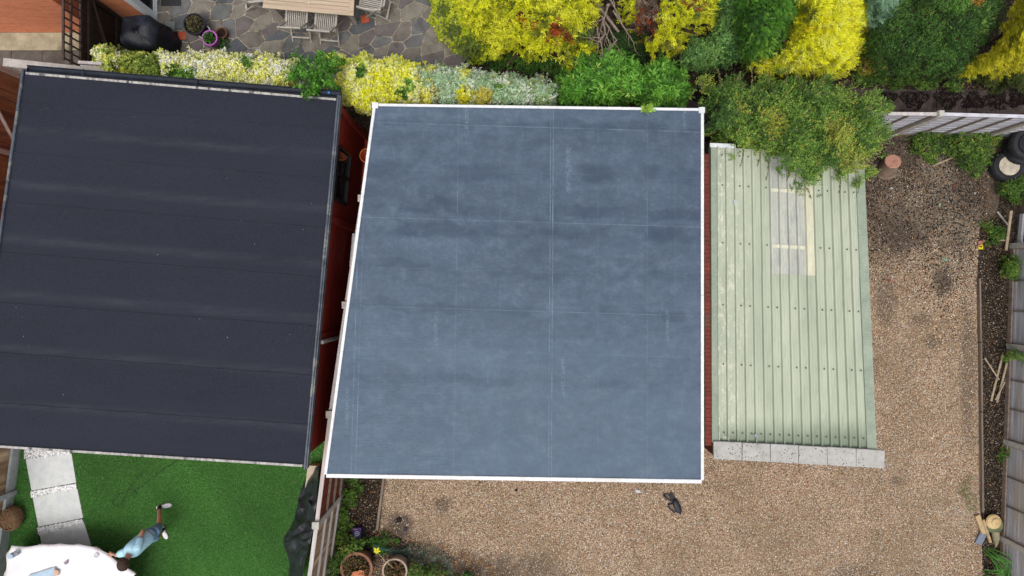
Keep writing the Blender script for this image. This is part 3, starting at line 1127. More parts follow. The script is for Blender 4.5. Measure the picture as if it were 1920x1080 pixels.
for k in (0, 1):
    xa = (wl_[3][0] + .38, (wl_[2][0] + wl_[3][0]) / 2 + .18)[k]
    xb = ((wl_[2][0] + wl_[3][0]) / 2 - .18, wl_[2][0] - .38)[k]
    mb = MB()
    yy = wl_[2][1] + .06
    mb.box(xa, yy, 0.02, xb, yy + .04, 2.05)
    for i in range(9):
        z = .1 + i * .215
        mb.box(xa + .04, yy - .012, z, xb - .04, yy - .001, z + .18)
    dr = mb.build('garage_door', mat('white painted steel', C(225, 225, 222), None, 4), ga)
    mb = MB()
    mb.box((xa + xb) / 2 - .07, yy - .05, .95, (xa + xb) / 2 + .07, yy - .013, .99)
    mb.build('handle', M_BLACK_PLASTIC, dr)

# dark felt garage
ZL = 2.5
ql = [P(48, 137, ZL), P(634, 186, ZL), P(571, 872, ZL), P(-50, 833, ZL)]
gb = thing('garage', 'garage with black mineral felt roof and red side wall at left', 'garage', (-6.2, .2, 0))
K = 8
# roof laid as overlapping felt strips, each lap a real 4 mm step
lap = []
for k in range(K):
    t0 = (k / 7.45) - 0.055
    t1 = ((k + 1) / 7.45) - 0.055
    t0, t1 = max(0, t0), min(1, t1)
    if t1 <= t0:
        continue
    mb = MB()
    a0, b0 = ql[0].lerp(ql[3], t0), ql[1].lerp(ql[2], t0 + .004)
    a1, b1 = ql[0].lerp(ql[3], t1), ql[1].lerp(ql[2], t1 + (.004 if t1 < 1 else 0))
    zz = Vector((0, 0, .007 * (K - k) * 0 + .0))
    z0_, z1_ = .000, .009
    n = 24
    vs = []
    for i in range(n + 1):
        s = i / n
        wv = .006 * math.sin(s * 37 + k * 2.1) * .6
        p, w_ = a0.lerp(b0, s), a1.lerp(b1, s)
        vs += [p + Vector((0, wv if k else 0, z1_)), w_ + Vector((0, wv, z0_)), p + Vector((0, wv if k else 0, z0_ - .004))]
    fs = []
    for i in range(n):
        c = i * 3
        fs += [(c, c + 1, c + 4, c + 3), (c + 2, c, c + 3, c + 5)]
    lap.append((vs, fs))
mb = MB()
for vs, fs in lap:
    mb.add(vs, fs)
mb.build('roof', M_FELT, gb)
mb = MB()
mb.prism([(p.x * .996, p.y * .993) for p in ql][::-1], ZL - .18, ZL - .014)
mb.build('roof_deck', mat('roof deck ply', C(120, 104, 84), None, 5), gb)
M_EDGEW = mat('chipped pale edge strip', C(205, 200, 195), C(140, 136, 132), 5, .7, .3, c=C(76, 78, 86), stretch=(3, 1, 1))
M_GUT = mat('black gutter plastic', C(44, 50, 62), C(30, 34, 42), 6, .35, .05)
M_SIDE = mat('grey edge strip', C(96, 104, 116), C(60, 66, 76), 5, .5, .2, c=C(128, 128, 122))
mb = MB()
mb.bar(ql[0] + Vector((.02, -.01, .012)), ql[1] + Vector((-.03, -.01, .012)), .035, .03)
mb.build('drip_edge', M_EDGEW, gb)
mb = MB()
mb.bar(ql[3] + Vector((.02, -.005, .012)), ql[2] + Vector((-.03, -.005, .012)), .038, .035)
mb.build('fascia', M_EDGEW, gb)
mb = MB()
mb.bar(ql[1] + Vector((0.01, .06, .018)), ql[2] + Vector((0.01, -.06, .018)), .034, .05, bev=.008)
mb.bar(ql[1] + Vector((.035, .06, -.05)), ql[2] + Vector((.035, -.06, -.05)), .025, .12)
mb.build('side_trim', M_SIDE, gb)
mb = MB()
mb.bar(ql[0] + Vector((-.02, .06, .018)), ql[3] + Vector((-.02, -.06, .018)), .045, .06, bev=.01)
mb.build('side_trim', M_SIDE, gb)
# gutter, an open half-round channel
mb = MB()
a, b = ql[0] + Vector((0, .085, -.01)), ql[1] + Vector((.05, .085, -.01))
sec = [(-.058, 0), (-.05, -.035), (-.028, -.06), (0, -.068), (.028, -.06), (.05, -.035), (.058, 0), (.050, .0), (.042, -.032), (0, -.058), (-.042, -.032), (-.05, 0)]
d = (b - a).normalized()
s = Vector((-d.y, d.x, 0))
vs = [p + s * u_ + Vector((0, 0, w_)) for p in (a, b) for u_, w_ in sec]
k = len(sec)
mb.add(vs, [(i, (i + 1) % k, (i + 1) % k + k, i + k) for i in range(k)] + [tuple(range(6)), tuple(range(k, k + 6))])
gut = mb.build('gutter', M_GUT, gb)
for t in np.linspace(.18, .9, 3):
    p = a.lerp(b, float(t))
    mb = MB()
    mb.bar(p - s * .066 + Vector((0, 0, .004)), p + s * .066 + Vector((0, 0, .004)), .022, .008)
    mb.build('bracket', M_GUT, gut)
mb = MB()
mb.lathe([(.0, 0), (.022, 0), (.022, .02), (0, .024)], Matrix.Translation(P(617, 174, ZL - .04)), 12)
mb.build('blue_cap', mat('blue cap', C(60, 140, 220), None, 5), gut)
# walls
wx = [(ql[0].x + .12, ql[0].y - .1), (ql[1].x - .06, ql[1].y - .12), (ql[2].x - .05, ql[2].y + .12), (ql[3].x + .12, ql[3].y + .12)]
mb = MB()
a, b = wx[1], wx[2]
mb.bar((a[0], a[1], 1.15), (b[0], b[1], 1.15), .06, 2.3)
sidew = mb.build('side_wall', M_RED, gb)
mb = MB()
for i in (0, 2, 3):
    a, b = wx[i], wx[(i + 1) % 4]
    mb.bar((a[0], a[1], 1.15), (b[0], b[1], 1.15), .06, 2.28)
mb.build('wall', M_RED, gb)
# side wall: black window, corner posts and trims
M_REDTRIM = mat('red trim board', C(158, 50, 34), C(128, 38, 26), 8)


def onwall(v, off=.045):
    """point on the red side wall at a given y"""
    t = (v - a_[1]) / (b_[1] - a_[1])
    return a_[0] + (b_[0] - a_[0]) * t + off


a_, b_ = wx[1], wx[2]
mb = MB()
y1w, y2w = 2.45, 1.55
zw0, zw1 = 1.35, 2.2
for (ya, za, yb, zb) in ((y1w, zw0, y2w, zw0), (y1w, zw1, y2w, zw1), (y1w, zw0, y1w, zw1), (y2w, zw0, y2w, zw1), ((y1w + y2w) / 2, zw0, (y1w + y2w) / 2, zw1)):
    mb.bar((onwall(ya), ya, za), (onwall(yb), yb, zb), .05, .06, up=(1, 0, 0))
wf = mb.build('window', M_BLACK_PLASTIC, gb)
mb = MB()
mb.quad((onwall(y1w, .04), y1w, zw0), (onwall(y2w, .04), y2w, zw0), (onwall(y2w, .04), y2w, zw1), (onwall(y1w, .04), y1w, zw1))
m_glass = mat('dark glass', C(30, 36, 42), C(20, 24, 30), 3, .08, .0, spec=.6)
mb.build('pane', m_glass, wf)
for yv in (3.05, 1.18, -.85):
    mb = MB()
    mb.bar((onwall(yv, .05), yv, 0), (onwall(yv, .05), yv, 2.28), .05, .12, up=(0, 1, 0))
    mb.build('corner_board', M_REDTRIM, gb)
mb = MB()
yv = -.93
mb.tube([(onwall(yv, .10), yv, 0.02), (onwall(yv, .10), yv, 2.3)], .034, 12)
mb.build('downpipe', mat('pale grey pipe', C(200, 196, 190), None, 5, .5), gb)
mb = MB()
mb.bar((onwall(a_[1] - .05, .05), a_[1] - .05, .12), (onwall(b_[1] + .05, .05), b_[1] + .05, .12), .05, .22)
mb.build('base_board', M_REDTRIM, gb)

# ------------------------------------------------------------------ green shelter
def shz(v):
    return 2.22 - (v - 275) / 570 * .12


sq = [P(1332, 275, shz(275)), P(1618, 292, shz(275)), P(1642, 842, shz(842)), P(1334, 829, shz(842))]
sh = thing('shelter', 'lean to shelter roofed with pale green ribbed sheets with concrete coping slabs', 'shelter', ((sq[0].x + sq[2].x) / 2, 0, 0))


def m_green():
    n = Nodes('pale green coated steel')
    x, y, z = n.xyz()
    f = n.noise(2.0, 6, .6, n.mapv((1.5, .3, 1)))
    col = n.ramp(f, [(.3, C(160, 168, 150)), (.7, C(185, 191, 170))])
    st = n.noise(20, 5, .7, n.mapv((1.2, .12, 1)))
    col = n.mix(n.math('MULTIPLY', n.smooth(st, .48, .72), .42), col, C(140, 148, 128))
    # algae where the water stands at the foot of the sheets
    low = n.smooth(n.math('ADD', y, n.math('MULTIPLY', n.noise(5, 4, .6, n.mapv((1, .4, 1))), .35)), -2.0, -2.5)
    col = n.mix(n.math('MULTIPLY', low, .75), col, C(100, 116, 96))
    sp = n.noise(26, 5, .8)
    col = n.mix(n.math('MULTIPLY', n.smooth(sp, .66, .75), .35), col, C(222, 220, 196))
    # worn off along the first ribs
    wr = n.math('MULTIPLY', n.smooth(n.noise(14, 6, .8, n.mapv((1, .5, 1))), .52, .6), n.smooth(x, 4.35, 3.6))
    col = n.mix(n.math('MULTIPLY', wr, .5), col, C(226, 222, 206))
    n.bump(f, .1, .01)
    return n.done(col, .55, .4)


M_GREEN = m_green()
M_GREEN_TRIM = mat('green flashing', C(158, 168, 150), C(136, 148, 132), 4, .5, .1)
M_SKY = mat('milky rooflight sheet', C(176, 178, 170), C(198, 199, 188), 6, .6, .2, stretch=(1, .25, 1), c=C(158, 161, 156))
M_CREAM = mat('yellowed rooflight sheet', C(222, 220, 196), C(204, 202, 178), 5, .4, .2, stretch=(1, .2, 1))
NR = 16


def shp(s, t, dz=0.0):
    p = (sq[0].lerp(sq[1], s)).lerp(sq[3].lerp(sq[2], s), t)
    return p + Vector((0, 0, dz))


S0, S1 = .035, .945


def ribs(t0, t1, r0, r1, dz, m, name, ntx=10):
    prof = []
    for i in range(r0, r1):
        w = (S1 - S0) / NR
        s0 = S0 + i * w
        prof += [(s0, 0), (s0 + w * .07, .05), (s0 + w * .20, .05), (s0 + w * .30, 0), (s0 + w * .50, 0.0), (s0 + w * .52, .004), (s0 + w * .56, .004), (s0 + w * .58, 0),
                 (s0 + w * .76, 0.0), (s0 + w * .78, .004), (s0 + w * .82, .004), (s0 + w * .84, 0)]
    prof.append((S0 + r1 * (S1 - S0) / NR, 0))
    vs, fs = [], []
    for j in range(ntx + 1):
        t = t0 + (t1 - t0) * j / ntx
        for s, h in prof:
            vs.append(shp(s, t, h + dz + .002 * math.sin(s * 60 + t * 9)))
    k = len(prof)
    for j in range(ntx):
        for i in range(k - 1):
            fs.append((j * k + i, (j + 1) * k + i, (j + 1) * k + i + 1, j * k + i + 1))
    mb = MB()
    mb.add(vs, fs)
    return mb.build(name, m, sh)


TS = (503 - 275) / 567
ribs(0, TS + .01, 0, 6, .010, M_GREEN, 'roof_sheet')
ribs(0, TS + .01, 11, NR, .010, M_GREEN, 'roof_sheet')
ribs(TS - .01, 1, 0, NR, .0, M_GREEN, 'roof_sheet', 14)
ribs(0, TS + .014, 6, 10, .012, M_SKY, 'skylight')
ribs(0, TS + .014, 10, 11, .014, M_CREAM, 'skylight')
# battens showing under the rooflight
for v in (351, 458):
    t = (v - 275) / 567
    mb = MB()
    mb.bar(shp(S0 + 6.05 * (S1 - S0) / NR, t, .022), shp(S0 + 9.9 * (S1 - S0) / NR, t, .022), .06, .022)
    mb.build('batten', M_CREAM, sh)
# flashings
for s0, s1 in ((0.0, .037), (.943, 1.0)):
    mb = MB()
    a0, a1, b0, b1 = shp(s0, 0, .035), shp(s1, 0, .035), shp(s0, 1.0, .035), shp(s1, 1.0, .035)
    dn = Vector((0, 0, -.14))
    mb.quad(a0, b0, b1, a1)
    if s0 == 0:
        mb.quad(a0, a0 + dn, b0 + dn, b0)
        mb.quad(a1, b1, b1 + dn * .25, a1 + dn * .25)
    else:
        mb.quad(a1, b1, b1 + dn, a1 + dn)
        mb.quad(a0, a0 + dn * .25, b0 + dn * .25, b0)
    mb.build('flashing', M_GREEN_TRIM, sh)
# fixing screws
mb = MB()
for v in (290, 347, 457, 576, 690, 822):
    t = (v - 275) / 567
    for i in range(NR):
        if i % 3 == 1 and v != 822:
            continue
        if v == 347 and 6 <= i < 11:
            continue
        s = S0 + (i + .68) * (S1 - S0) / NR
        mb.lathe([(.014, 0), (.015, .006), (.008, .014), (0, .015)], Matrix.Translation(shp(s, t, .016)), 8)
mb.build('fixings', mat('rusty fixing', C(96, 100, 98), C(110, 88, 70), 20, .6), sh, kind='stuff')
# eaves debris, gutter board
mb = MB()
mb.bar(shp(.035, 1.006, -.02), shp(.95, 1.006, -.02), .10, .03)
mb.build('eaves_board', mat('dirty eaves board', C(112, 112, 96), C(80, 78, 66), 20, .95, .5, c=C(160, 154, 132)), sh)
mb = MB()
mb.bar(sq[0] + Vector((-.02, .02, .03)), sq[0] + Vector((.42, .0, .03)), .07, .04)
mb.build('end_flashing', M_UPVC, sh)
# walls and posts
mb = MB()
mb.bar((3.40, sq[0].y - .1, 1.07), (3.42, -2.74, 1.05), .11, 2.12)
mb.build('side_wall', M_RED_DULL, sh)
mb = MB()
mb.bar((sq[0].x + .04, sq[0].y - .08, 1.03), (sq[1].x, sq[1].y - .08, 1.03), .05, 2.0)
mb.build('back_wall', M_RED_DULL, sh)
for t in (.05, .5, .96):
    p = shp(.97, t)
    mb = MB()
    mb.bar((p.x - .08, p.y, 0), (p.x - .08, p.y, p.z - .06), .09, .09)
    mb.build('post', M_BARK, sh)

# concrete copings on the front wall of the shelter
top = [(1338, 827), (1392, 829.5), (1445, 832), (1498, 835), (1552, 838), (1606, 841), (1660, 845)]
bot = [(1338, 861), (1392, 864), (1445, 867), (1498, 870), (1552, 873), (1606, 876), (1660, 879)]


def m_slab():
    n = Nodes('lichened concrete slab')
    col = n.ramp(n.noise(5, 7, .7), [(.3, C(188, 186, 182)), (.7, C(154, 152, 148))])
    v = n.voro(22)
    col = n.mix(n.math('MULTIPLY', n.smooth(v.outputs['Distance'], .30, .16), n.smooth(n.noise(4, 4), .46, .54)), col, C(64, 62, 62))
    v = n.voro(15, n.mapv(loc=(4, 7, 0)))
    col = n.mix(n.math('MULTIPLY', n.smooth(v.outputs['Distance'], .16, .06), n.smooth(n.noise(5, 4), .5, .6)), col, C(240, 240, 236))
    n.bump(n.noise(40, 5, .7), .5, .005)
    return n.done(col, .92, .2)


M_SLAB = m_slab()
for i in range(6):
    z1 = 2.20
    cs = [P(*top[i], z1), P(*top[i + 1], z1), P(*bot[i + 1], z1), P(*bot[i], z1)]
    c = sum(cs, Vector()) / 4
    cs = [c + (p - c) * .985 + Vector((random.uniform(-.004, .004), random.uniform(-.004, .004), 0)) for p in cs]
    mb = MB()
    mb.prism([(p.x, p.y) for p in cs][::-1], z1 - .07, z1 - .006 + .002 * (i % 2))
    ob = mb.build('coping_slab', M_SLAB, sh)
    bv = ob.modifiers.new('bevel', 'BEVEL')
    bv.width = .012
    bv.segments = 2
mb = MB()
wa, wb_ = P(1340, 846, 2.1), P(1650, 863, 2.1)
mb.bar((wa.x + .02, wa.y, 1.06), (wb_.x, wb_.y, 1.06), .2, 2.12)
mb.build('front_wall', M_BRICK_G, sh)

# ------------------------------------------------------------------ slab path in the lawn
M_PALE = mat('pale stone slab', C(222, 226, 226), C(200, 204, 204), 8, .85, .25, .003, c=C(210, 212, 208))
slabs = [([(48, 861), (134, 850), (143, 905), (59, 920)], 'pale square paving slab on the lawn nearest the felt roofed garage'),
         ([(62, 931), (144, 915), (156, 976), (73, 992)], 'middle pale paving slab between two white pebble strips'),
         ([(75, 1004), (157, 978), (176, 1040), (84, 1060)], 'pale paving slab partly under the white tablecloth')]
slabs[1] = ([(61, 932), (145, 916), (156, 971), (72, 988)], slabs[1][1])
for pts, lab in slabs:
    mb = MB()
    w = [P(u, v, .03) for u, v in pts]
    mb.prism([(p.x, p.y) for p in w][::-1], 0.0, .035)
    ob = mb.build('paving_slab', M_PALE)
    bv = ob.modifiers.new('bevel', 'BEVEL')
    bv.width = .008
    bv.segments = 2
    tag(ob, lab, 'slab', 'pale slabs set in the lawn')
M_PEB = mat('pale grit', C(190, 190, 188), C(110, 110, 106), 30, .9, .5)
WPAL = [(5, C(240, 240, 240)), (2, C(220, 222, 224)), (1, C(250, 250, 250)), (.4, C(170, 168, 166))]
for i, (pts, lab) in enumerate(([[(48, 838), (134, 838), (134, 850), (48, 860)], 'strip of white pebbles under the edge of the felt roof'],
                                [[(60, 921), (144, 906), (145, 915), (61, 931)], 'strip of white pebbles between first and second lawn slab'],
                                [[(72, 989), (156, 972), (157, 978), (75, 1003)], 'strip of white pebbles beside the slab near the tablecloth'])):
    if i == 0:
        pts[0] = (48, 820); pts[1] = (134, 820)
    w = [g(u, v) for u, v in pts]
    sheet('pebble_bed', w, .022, M_PEB)
    stones('white_pebbles', 900 if i else 1800, w, (.012, .028), WPAL, .026, 30 + i, None, lab)

# ------------------------------------------------------------------ fences
def wv(mname, a, b, ax, c=None):
    return wood(mname, a, b, ax, c)


M_SLATW = Nodes('weathered white slats')
_n = M_SLATW
_f = _n.noise(16, 6, .7, _n.mapv((.25, 1, 3)))
_c = _n.ramp(_f, [(.3, C(214, 214, 222)), (.55, C(182, 180, 188)), (.75, C(128, 122, 124))])
_n.bump(_f, .4, .004)
M_SLATW = _n.done(_c, .85, .25)
M_BATTEN = wood('grey brown batten', C(160, 142, 128), C(120, 104, 92), 'z')
M_GREYB = wood('silver grey board', C(206, 206, 212), C(158, 156, 160), 'y', C(176, 166, 156))
M_BROWNB = wood('brown deck board', C(128, 108, 96), C(100, 84, 74), 'y')
M_REDB = wood('red brown stained board', C(138, 62, 44), C(108, 46, 34), 'z')
M_RAILW = wood('pale whitened rail', C(214, 208, 206), C(176, 168, 166), 'y', C(190, 170, 164))
M_BARKB = wood('rough bark board', C(196, 166, 132), C(120, 94, 72), 'z', C(214, 190, 158), scale=6)
M_GRAVB = mat('grey gravel board', C(188, 196, 198), C(156, 162, 162), 6, .9, .3)

# fence at the back right (facing the yard, base y ~ 3.05)
ZF = 1.66
fb = thing('back_fence', 'white weathered slat fence with concrete posts behind the yard', 'fence', (8.2, 3.0, 0))
pst = [P(1765, 212, 1.72), P(1765, 212, 1.72) + Vector((1.93, -.02, 0)), P(1765, 212, 1.72) - Vector((1.93, .0, 0)), P(1765, 212, 1.72) - Vector((3.86, .0, 0))]
pst[1] = Vector((pst[0].x + 1.86, pst[0].y - .10, 1.72))
xs = sorted([p.x for p in pst]) + [pst[1].x + 1.9]
ybase = lambda x: pst[0].y - .02 * 0 - (x - pst[0].x) * .008 - max(0, x - pst[0].x) * .02
for x in xs:
    y = ybase(x)
    mb = MB()
    mb.box(x - .05, y - .06, 0, x + .05, y + .05, 1.70)
    mb.prism([(x - .045, y - .055), (x + .045, y - .055), (x + .045, y + .045), (x - .045, y + .045)], 1.701, 1.74)
    mb.build('post', M_POST, fb)
for i in range(len(xs) - 1):
    xa, xb = xs[i] + .055, xs[i + 1] - .055
    ya, yb = ybase(xa), ybase(xb)
    mb = MB()
    z = .14
    k = 0
    while z < ZF - .06:
        hh = .092
        o1 = random.uniform(-.004, .004)
        mb.bar((xa, ya - .005 + .006 * (k % 2), z + hh / 2), (xb, yb - .005 + .006 * (k % 2) + o1, z + hh / 2 + o1), .009, hh)
        z += hh - .006
        k += 1
    pn = mb.build('panel', M_SLATW, fb)
    mb = MB()
    for t in (0.02, .26, .5, .74, .98):
        x = xa + (xb - xa) * t
        y = ya + (yb - ya) * t - .030
        mb.bar((x, y, .1), (x, y, ZF - .03), .035, .022, up=(0, 1, 0))
    mb.build('batten', M_BATTEN, pn)
    mb = MB()
    mb.bar((xa, ya - .005, ZF + .0), (xb, yb - .005, ZF + .0), .06, .028)
    mb.build('capping', M_RAILW if i % 2 else M_SLATW, pn)
    mb = MB()
    mb.bar((xa, ya, .07), (xb, yb, .07), .05, .12)
    mb.build('gravel_board', M_BATTEN, pn)

# fence on the right (runs along y, its face looks at the yard)
fr_ = thing('right_fence', 'silver grey board fence with concrete posts along the right edge', 'fence', (10.2, -1, 0))


def xr(y):
    return 10.17 + (y + 1.0) * .034


ys = [P(0, 462).y, P(0, 650).y, P(0, 830).y, P(0, 1010).y, P(0, 1010).y - 1.95]
ys = [.86, -1.19, -3.15, -5.13, -7.1]
for y in ys:
    x = xr(y)
    mb = MB()
    mb.box(x - .03, y - .055, 0, x + .08, y + .055, 1.9)
    mb.build('post', M_POST, fr_)
for i in range(len(ys) - 1):
    ya, yb = ys[i] - .06, ys[i + 1] + .06
    mb = MB()
    z = .02
    k = 0
    while z < 1.8:
        hh = .14
        dx = .012
        mb.bar((xr(ya) + .03 + (k % 2) * .004, ya, z + hh / 2), (xr(yb) + .03 + (k % 2) * .004, yb, z + hh / 2), dx, hh)
        z += hh - .004
        k += 1
    pn = mb.build('panel', M_GREYB, fr_)
    mb = MB()
    for t in (.0, .34, .66, 1.0):
        y = ya + (yb - ya) * t
        mb.bar((xr(y) + .006, y, .05), (xr(y) + .006, y, 1.8), .022, .026, up=(1, 0, 0))
    mb.build('batten', M_BATTEN, pn)
    mb = MB()
    mb.bar((xr(ya) - .01, ya, .06), (xr(yb) - .01, yb, .06), .03, .10)
    mb.build('gravel_board', M_BATTEN, pn)
# brown boards of the panel nearest the tyres
mb = MB()
for k in range(12):
    z = .05 + k * .145
    mb.bar((xr(1.0) + .10, .93, z + .07), (xr(2.0) + .10, 1.86, z + .07), .014, .138)
pn = mb.build('panel', M_BROWNB, fr_)
pn['label'] = 'brown boarded panel nearest the tyres'
mb = MB()
mb.bar((xr(1.0) + .05, .5, .12), (xr(2) + .05, 1.5, .20), .05, .09)
mb.build('rail', M_GREYB, pn)

# middle fence between the two gardens
fm = thing('middle_fence', 'fence with pale rails and posts between lawn and gravel yard', 'fence', (-3.2, -1, 0))
mp = [(-2.42, 3.45), (-2.677, 1.595), (-2.962, -.304), (-3.246, -2.25), (-3.493, -4.224), (-3.76, -6.17), (-4.0, -8.1)]
for i, (x, y) in enumerate(mp):
    mb = MB()
    mb.box(x - .05, y - .05, 0, x + .05, y + .05, 1.84)
    mb.prism([(x - .062, y - .062), (x + .062, y - .062), (x + .062, y + .062), (x - .062, y + .062)], 1.841, 1.875)
    mb.build('post', M_POST, fm)
for i in range(len(mp) - 1):
    a, b = Vector((*mp[i], 0)), Vector((*mp[i + 1], 0))
    d = (b - a).normalized()
    a, b = a + d * .055, b - d * .055
    sd_ = Vector((-d.y, d.x, 0))          # towards +x side
    if sd_.x < 0:
        sd_ = -sd_
    mb = MB()
    n = 17
    for k in range(n):
        p = a.lerp(b, (k + .5) / n)
        w = (b - a).length / n
        mb.bar(p + Vector((0, 0, .16)) - sd_ * (.004 * (k % 2)), p + Vector((0, 0, 1.76)) - sd_ * (.004 * (k % 2)), w * 1.04, .010, up=sd_)
    red = i <= 3
    pn = mb.build('panel', M_REDB if red else M_BARKB, fm)
    mb = MB()
    for z in (.30, .78, 1.26):
        mb.bar(a + sd_ * .028 + Vector((0, 0, z)), b + sd_ * .028 + Vector((0, 0, z)), .04, .045)
    mb.build('rail', M_BATTEN if red else M_RAILW, pn)
    mb = MB()
    mb.bar(a + Vector((0, 0, 1.785)), b + Vector((0, 0, 1.785)), .07, .035)
    mb.build('capping', M_RAILW, pn)
    mb = MB()
    mb.bar(a + Vector((0, 0, .08)) + sd_ * .002, b + Vector((0, 0, .08)) + sd_ * .002, .05, .15)
    mb.build('gravel_board', M_RAILW if not red else M_BATTEN, pn)

# fence on the far left, upper run: boards, posts and braces
fl = thing('left_fence', 'orange brown boarded fence with pale posts left of the felt roof', 'fence', (-10.0, 3, 0))
M_ORB = wood('orange brown board', C(208, 142, 100), C(164, 104, 72), 'z', C(136, 92, 70))
M_PALEW = wood('pale pinkish timber', C(236, 214, 204), C(200, 176, 166), 'z')
xf = -9.82
mb = MB()
n = 34
for k in range(n):
    y = 4.2 - k * .19
    mb.bar((xf - .004 * (k % 2), y - .09, .03), (xf - .004 * (k % 2), y - .09, 1.85), .012, .186, up=(0, 1, 0))
mb.build('panel', M_ORB, fl)
for y in (4.2, 2.62, 1.0, -.9):
    mb = MB()
    mb.bar((xf + .05, y, 0), (xf + .05, y, 1.9), .08, .08, up=(0, 1, 0))
    mb.build('post', M_PALEW, fl)
mb = MB()
mb.bar((xf + .03, 4.1, 1.80), (xf + .03, -2.5, 1.80), .05, .08)
mb.build('rail', M_PALEW, fl)
mb = MB()
mb.bar((xf + .035, 3.95, 1.5), (xf + .035, 2.8, .5), .03, .06, up=(1, 0, 0))
mb.bar((xf + .035, 2.3, 1.2), (xf + .035, 1.1, 1.2), .03, .06, up=(1, 0, 0))
mb.build('brace', M_PALEW, fl)

# fence on the left, lower run: rough bark boards on a gravel board
f2 = thing('lawn_fence', 'rough brown board fence on grey gravel boards beside the lawn', 'fence', (-10.1, -4.5, 0))
for i, (ya, yb) in enumerate(((-2.6, -4.12), (-4.24, -6.1), (-6.22, -8.1))):
    mb = MB()
    n = 18
    for k in range(n):
        t = (k + .5) / n
        y = ya + (yb - ya) * t
        x = -10.02 - .135 * (ya + (yb - ya) * t + 3.2) * -1 * 1.0
        x = -10.02 + .135 * (y + 3.2) * 1.0
        mb.bar((x - .09 + random.uniform(-.01, .01), y, .22), (x - .09 + random.uniform(-.02, .02), y + random.uniform(-.02, .02), 1.8), abs(yb - ya) / n * 1.12, .014, up=(1, 0, .02))
    pn = mb.build('panel', M_BARKB, f2)
    mb = MB()
    x0, x1 = -10.02 + .135 * (ya + 3.2), -10.02 + .135 * (yb + 3.2)
    mb.bar((x0 - .05, ya, .13), (x1 - .05, yb, .13), .05, .24)
    mb.build('gravel_board', M_GRAVB, pn)
    mb = MB()
    yp = yb - .06
    xp = -10.02 + .135 * (yp + 3.2)
    mb.bar((xp - .03, yp, 0), (xp - .03, yp, 1.85), .10, .10, up=(0, 1, 0))
    mb.build('post', M_GRAVB, f2)
# pale coping behind the gutter
mb = MB()
pa, pb = P(8, 117, 1.9), P(205, 138, 1.9)
mb.bar(pa, pb, .14, .06)
mb.bar(Vector((pa.x, pa.y, .95)), Vector((pb.x, pb.y, .95)), .05, 1.84)
tag(mb.build('boundary_wall', mat('pale wall coping', C(196, 188, 182), C(160, 152, 146), 5, .9)), 'low wall with pale coping behind the black gutter', 'wall')

# ------------------------------------------------------------------ house corner, trellis gate, patio door
hs_ = thing('house', 'orange brick house corner with white patio door at top left', 'house', (-9.5, 5.3, 0))
mb = MB()
mb.box(-13.5, 5.23, 0, -8.36, 5.55, 2.75)
mb.build('wall', M_BRICK, hs_)
mb = MB()
mb.box(-7.95, 5.53, 0, -7.62, 9.0, 2.6)
mb.build('side_wall', M_BRICK_Y, hs_)
mb = MB()
xd = -7.26
yb0 = 5.48
mb.box(xd - .36, yb0, 0, xd - .06, yb0 + 3, .1)
mb.build('sill', mat('grey sill', C(96, 104, 118), None, 5), hs_)
mb = MB()
mb.box(xd - .05, yb0, 0, xd, yb0 + 3.2, .06)
mb.box(xd - .13, yb0, .061, xd, yb0 + .07, 2.05)
mb.box(xd - .05, yb0 + 1.0, .111, xd, yb0 + 1.12, 2.05)
mb.box(xd - .05, yb0, 2.051, xd, yb0 + 3.2, 2.15)
mb.box(xd - .065, yb0 + .08, .062, xd - .015, yb0 + .14, 2.0)
mb.box(xd - .065, yb0 + .141, .062, xd - .015, yb0 + .99, .12)
dr = mb.build('patio_door', M_UPVC, hs_)
mb = MB()
mb.quad((xd - .04, yb0 + .14, .12), (xd - .04, yb0 + .99, .12), (xd - .04, yb0 + .99, 2.0), (xd - .04, yb0 + .14, 2.0))
mb.build('pane', m_glass, dr)
mb = MB()
mb.box(xd - .012, yb0 + .15, .95, xd + .03, yb0 + .18, 1.1)
mb.build('handle', M_GALV, dr)
mb = MB()
mb.box(xd - .42, yb0 + .02, .10, xd - .14, yb0 + 3, 2.3)
mb.build('inner_wall', M_BRICK_Y, hs_)

M_DBR = wood('dark brown timber', C(66, 50, 42), C(42, 32, 28), 'z')
gt = thing('side_gate', 'dark brown timber gate with trellis top beside the brick wall', 'gate', (-8.1, 4.6, 0))
GX, GY0, GY1 = -7.98, 4.15, 5.50
mb = MB()
n = 12
for k in range(n):
    y = GY0 + (GY1 - GY0) * (k + .5) / n
    mb.bar((GX, y, .04), (GX, y, 1.33), .014, (GY1 - GY0) / n * .94, up=(0, 1, 0))
mb.build('door_board', M_DBR, gt)
mb = MB()
for z in (.25, 1.15):
    mb.bar((GX + .03, GY0, z), (GX + .03, GY1, z), .04, .09)
mb.bar((GX + .03, GY0 + .05, .3), (GX + .03, GY1 - .05, 1.1), .04, .09, up=(1, 0, 0))
mb.bar((GX + .03, GY0 + .04, .02), (GX + .03, GY0 + .04, 1.36), .07, .07, up=(0, 1, 0))
mb.bar((GX + .03, GY1 - .04, .02), (GX + .03, GY1 - .04, 1.36), .07, .07, up=(0, 1, 0))
mb.build('brace', M_DBR, gt)
mb = MB()
T0, T1 = 1.38, 1.86
for z in (T0, (T0 + T1) / 2 + .03, T1):
    mb.bar((GX, GY0 - .1, z), (GX, GY1 + .6, z), .035, .035)
for k in range(14):
    y = GY0 - .05 + k * .145
    mb.bar((GX, y, T0), (GX, y, T1), .03, .022, up=(0, 1, 0))
mb.build('trellis', mat('dark trellis timber', C(92, 74, 68), C(64, 50, 46), 9), gt)
mb = MB()
mb.bar(P(148, 117, 1.95), P(192, 120, 1.95), .05, .05)
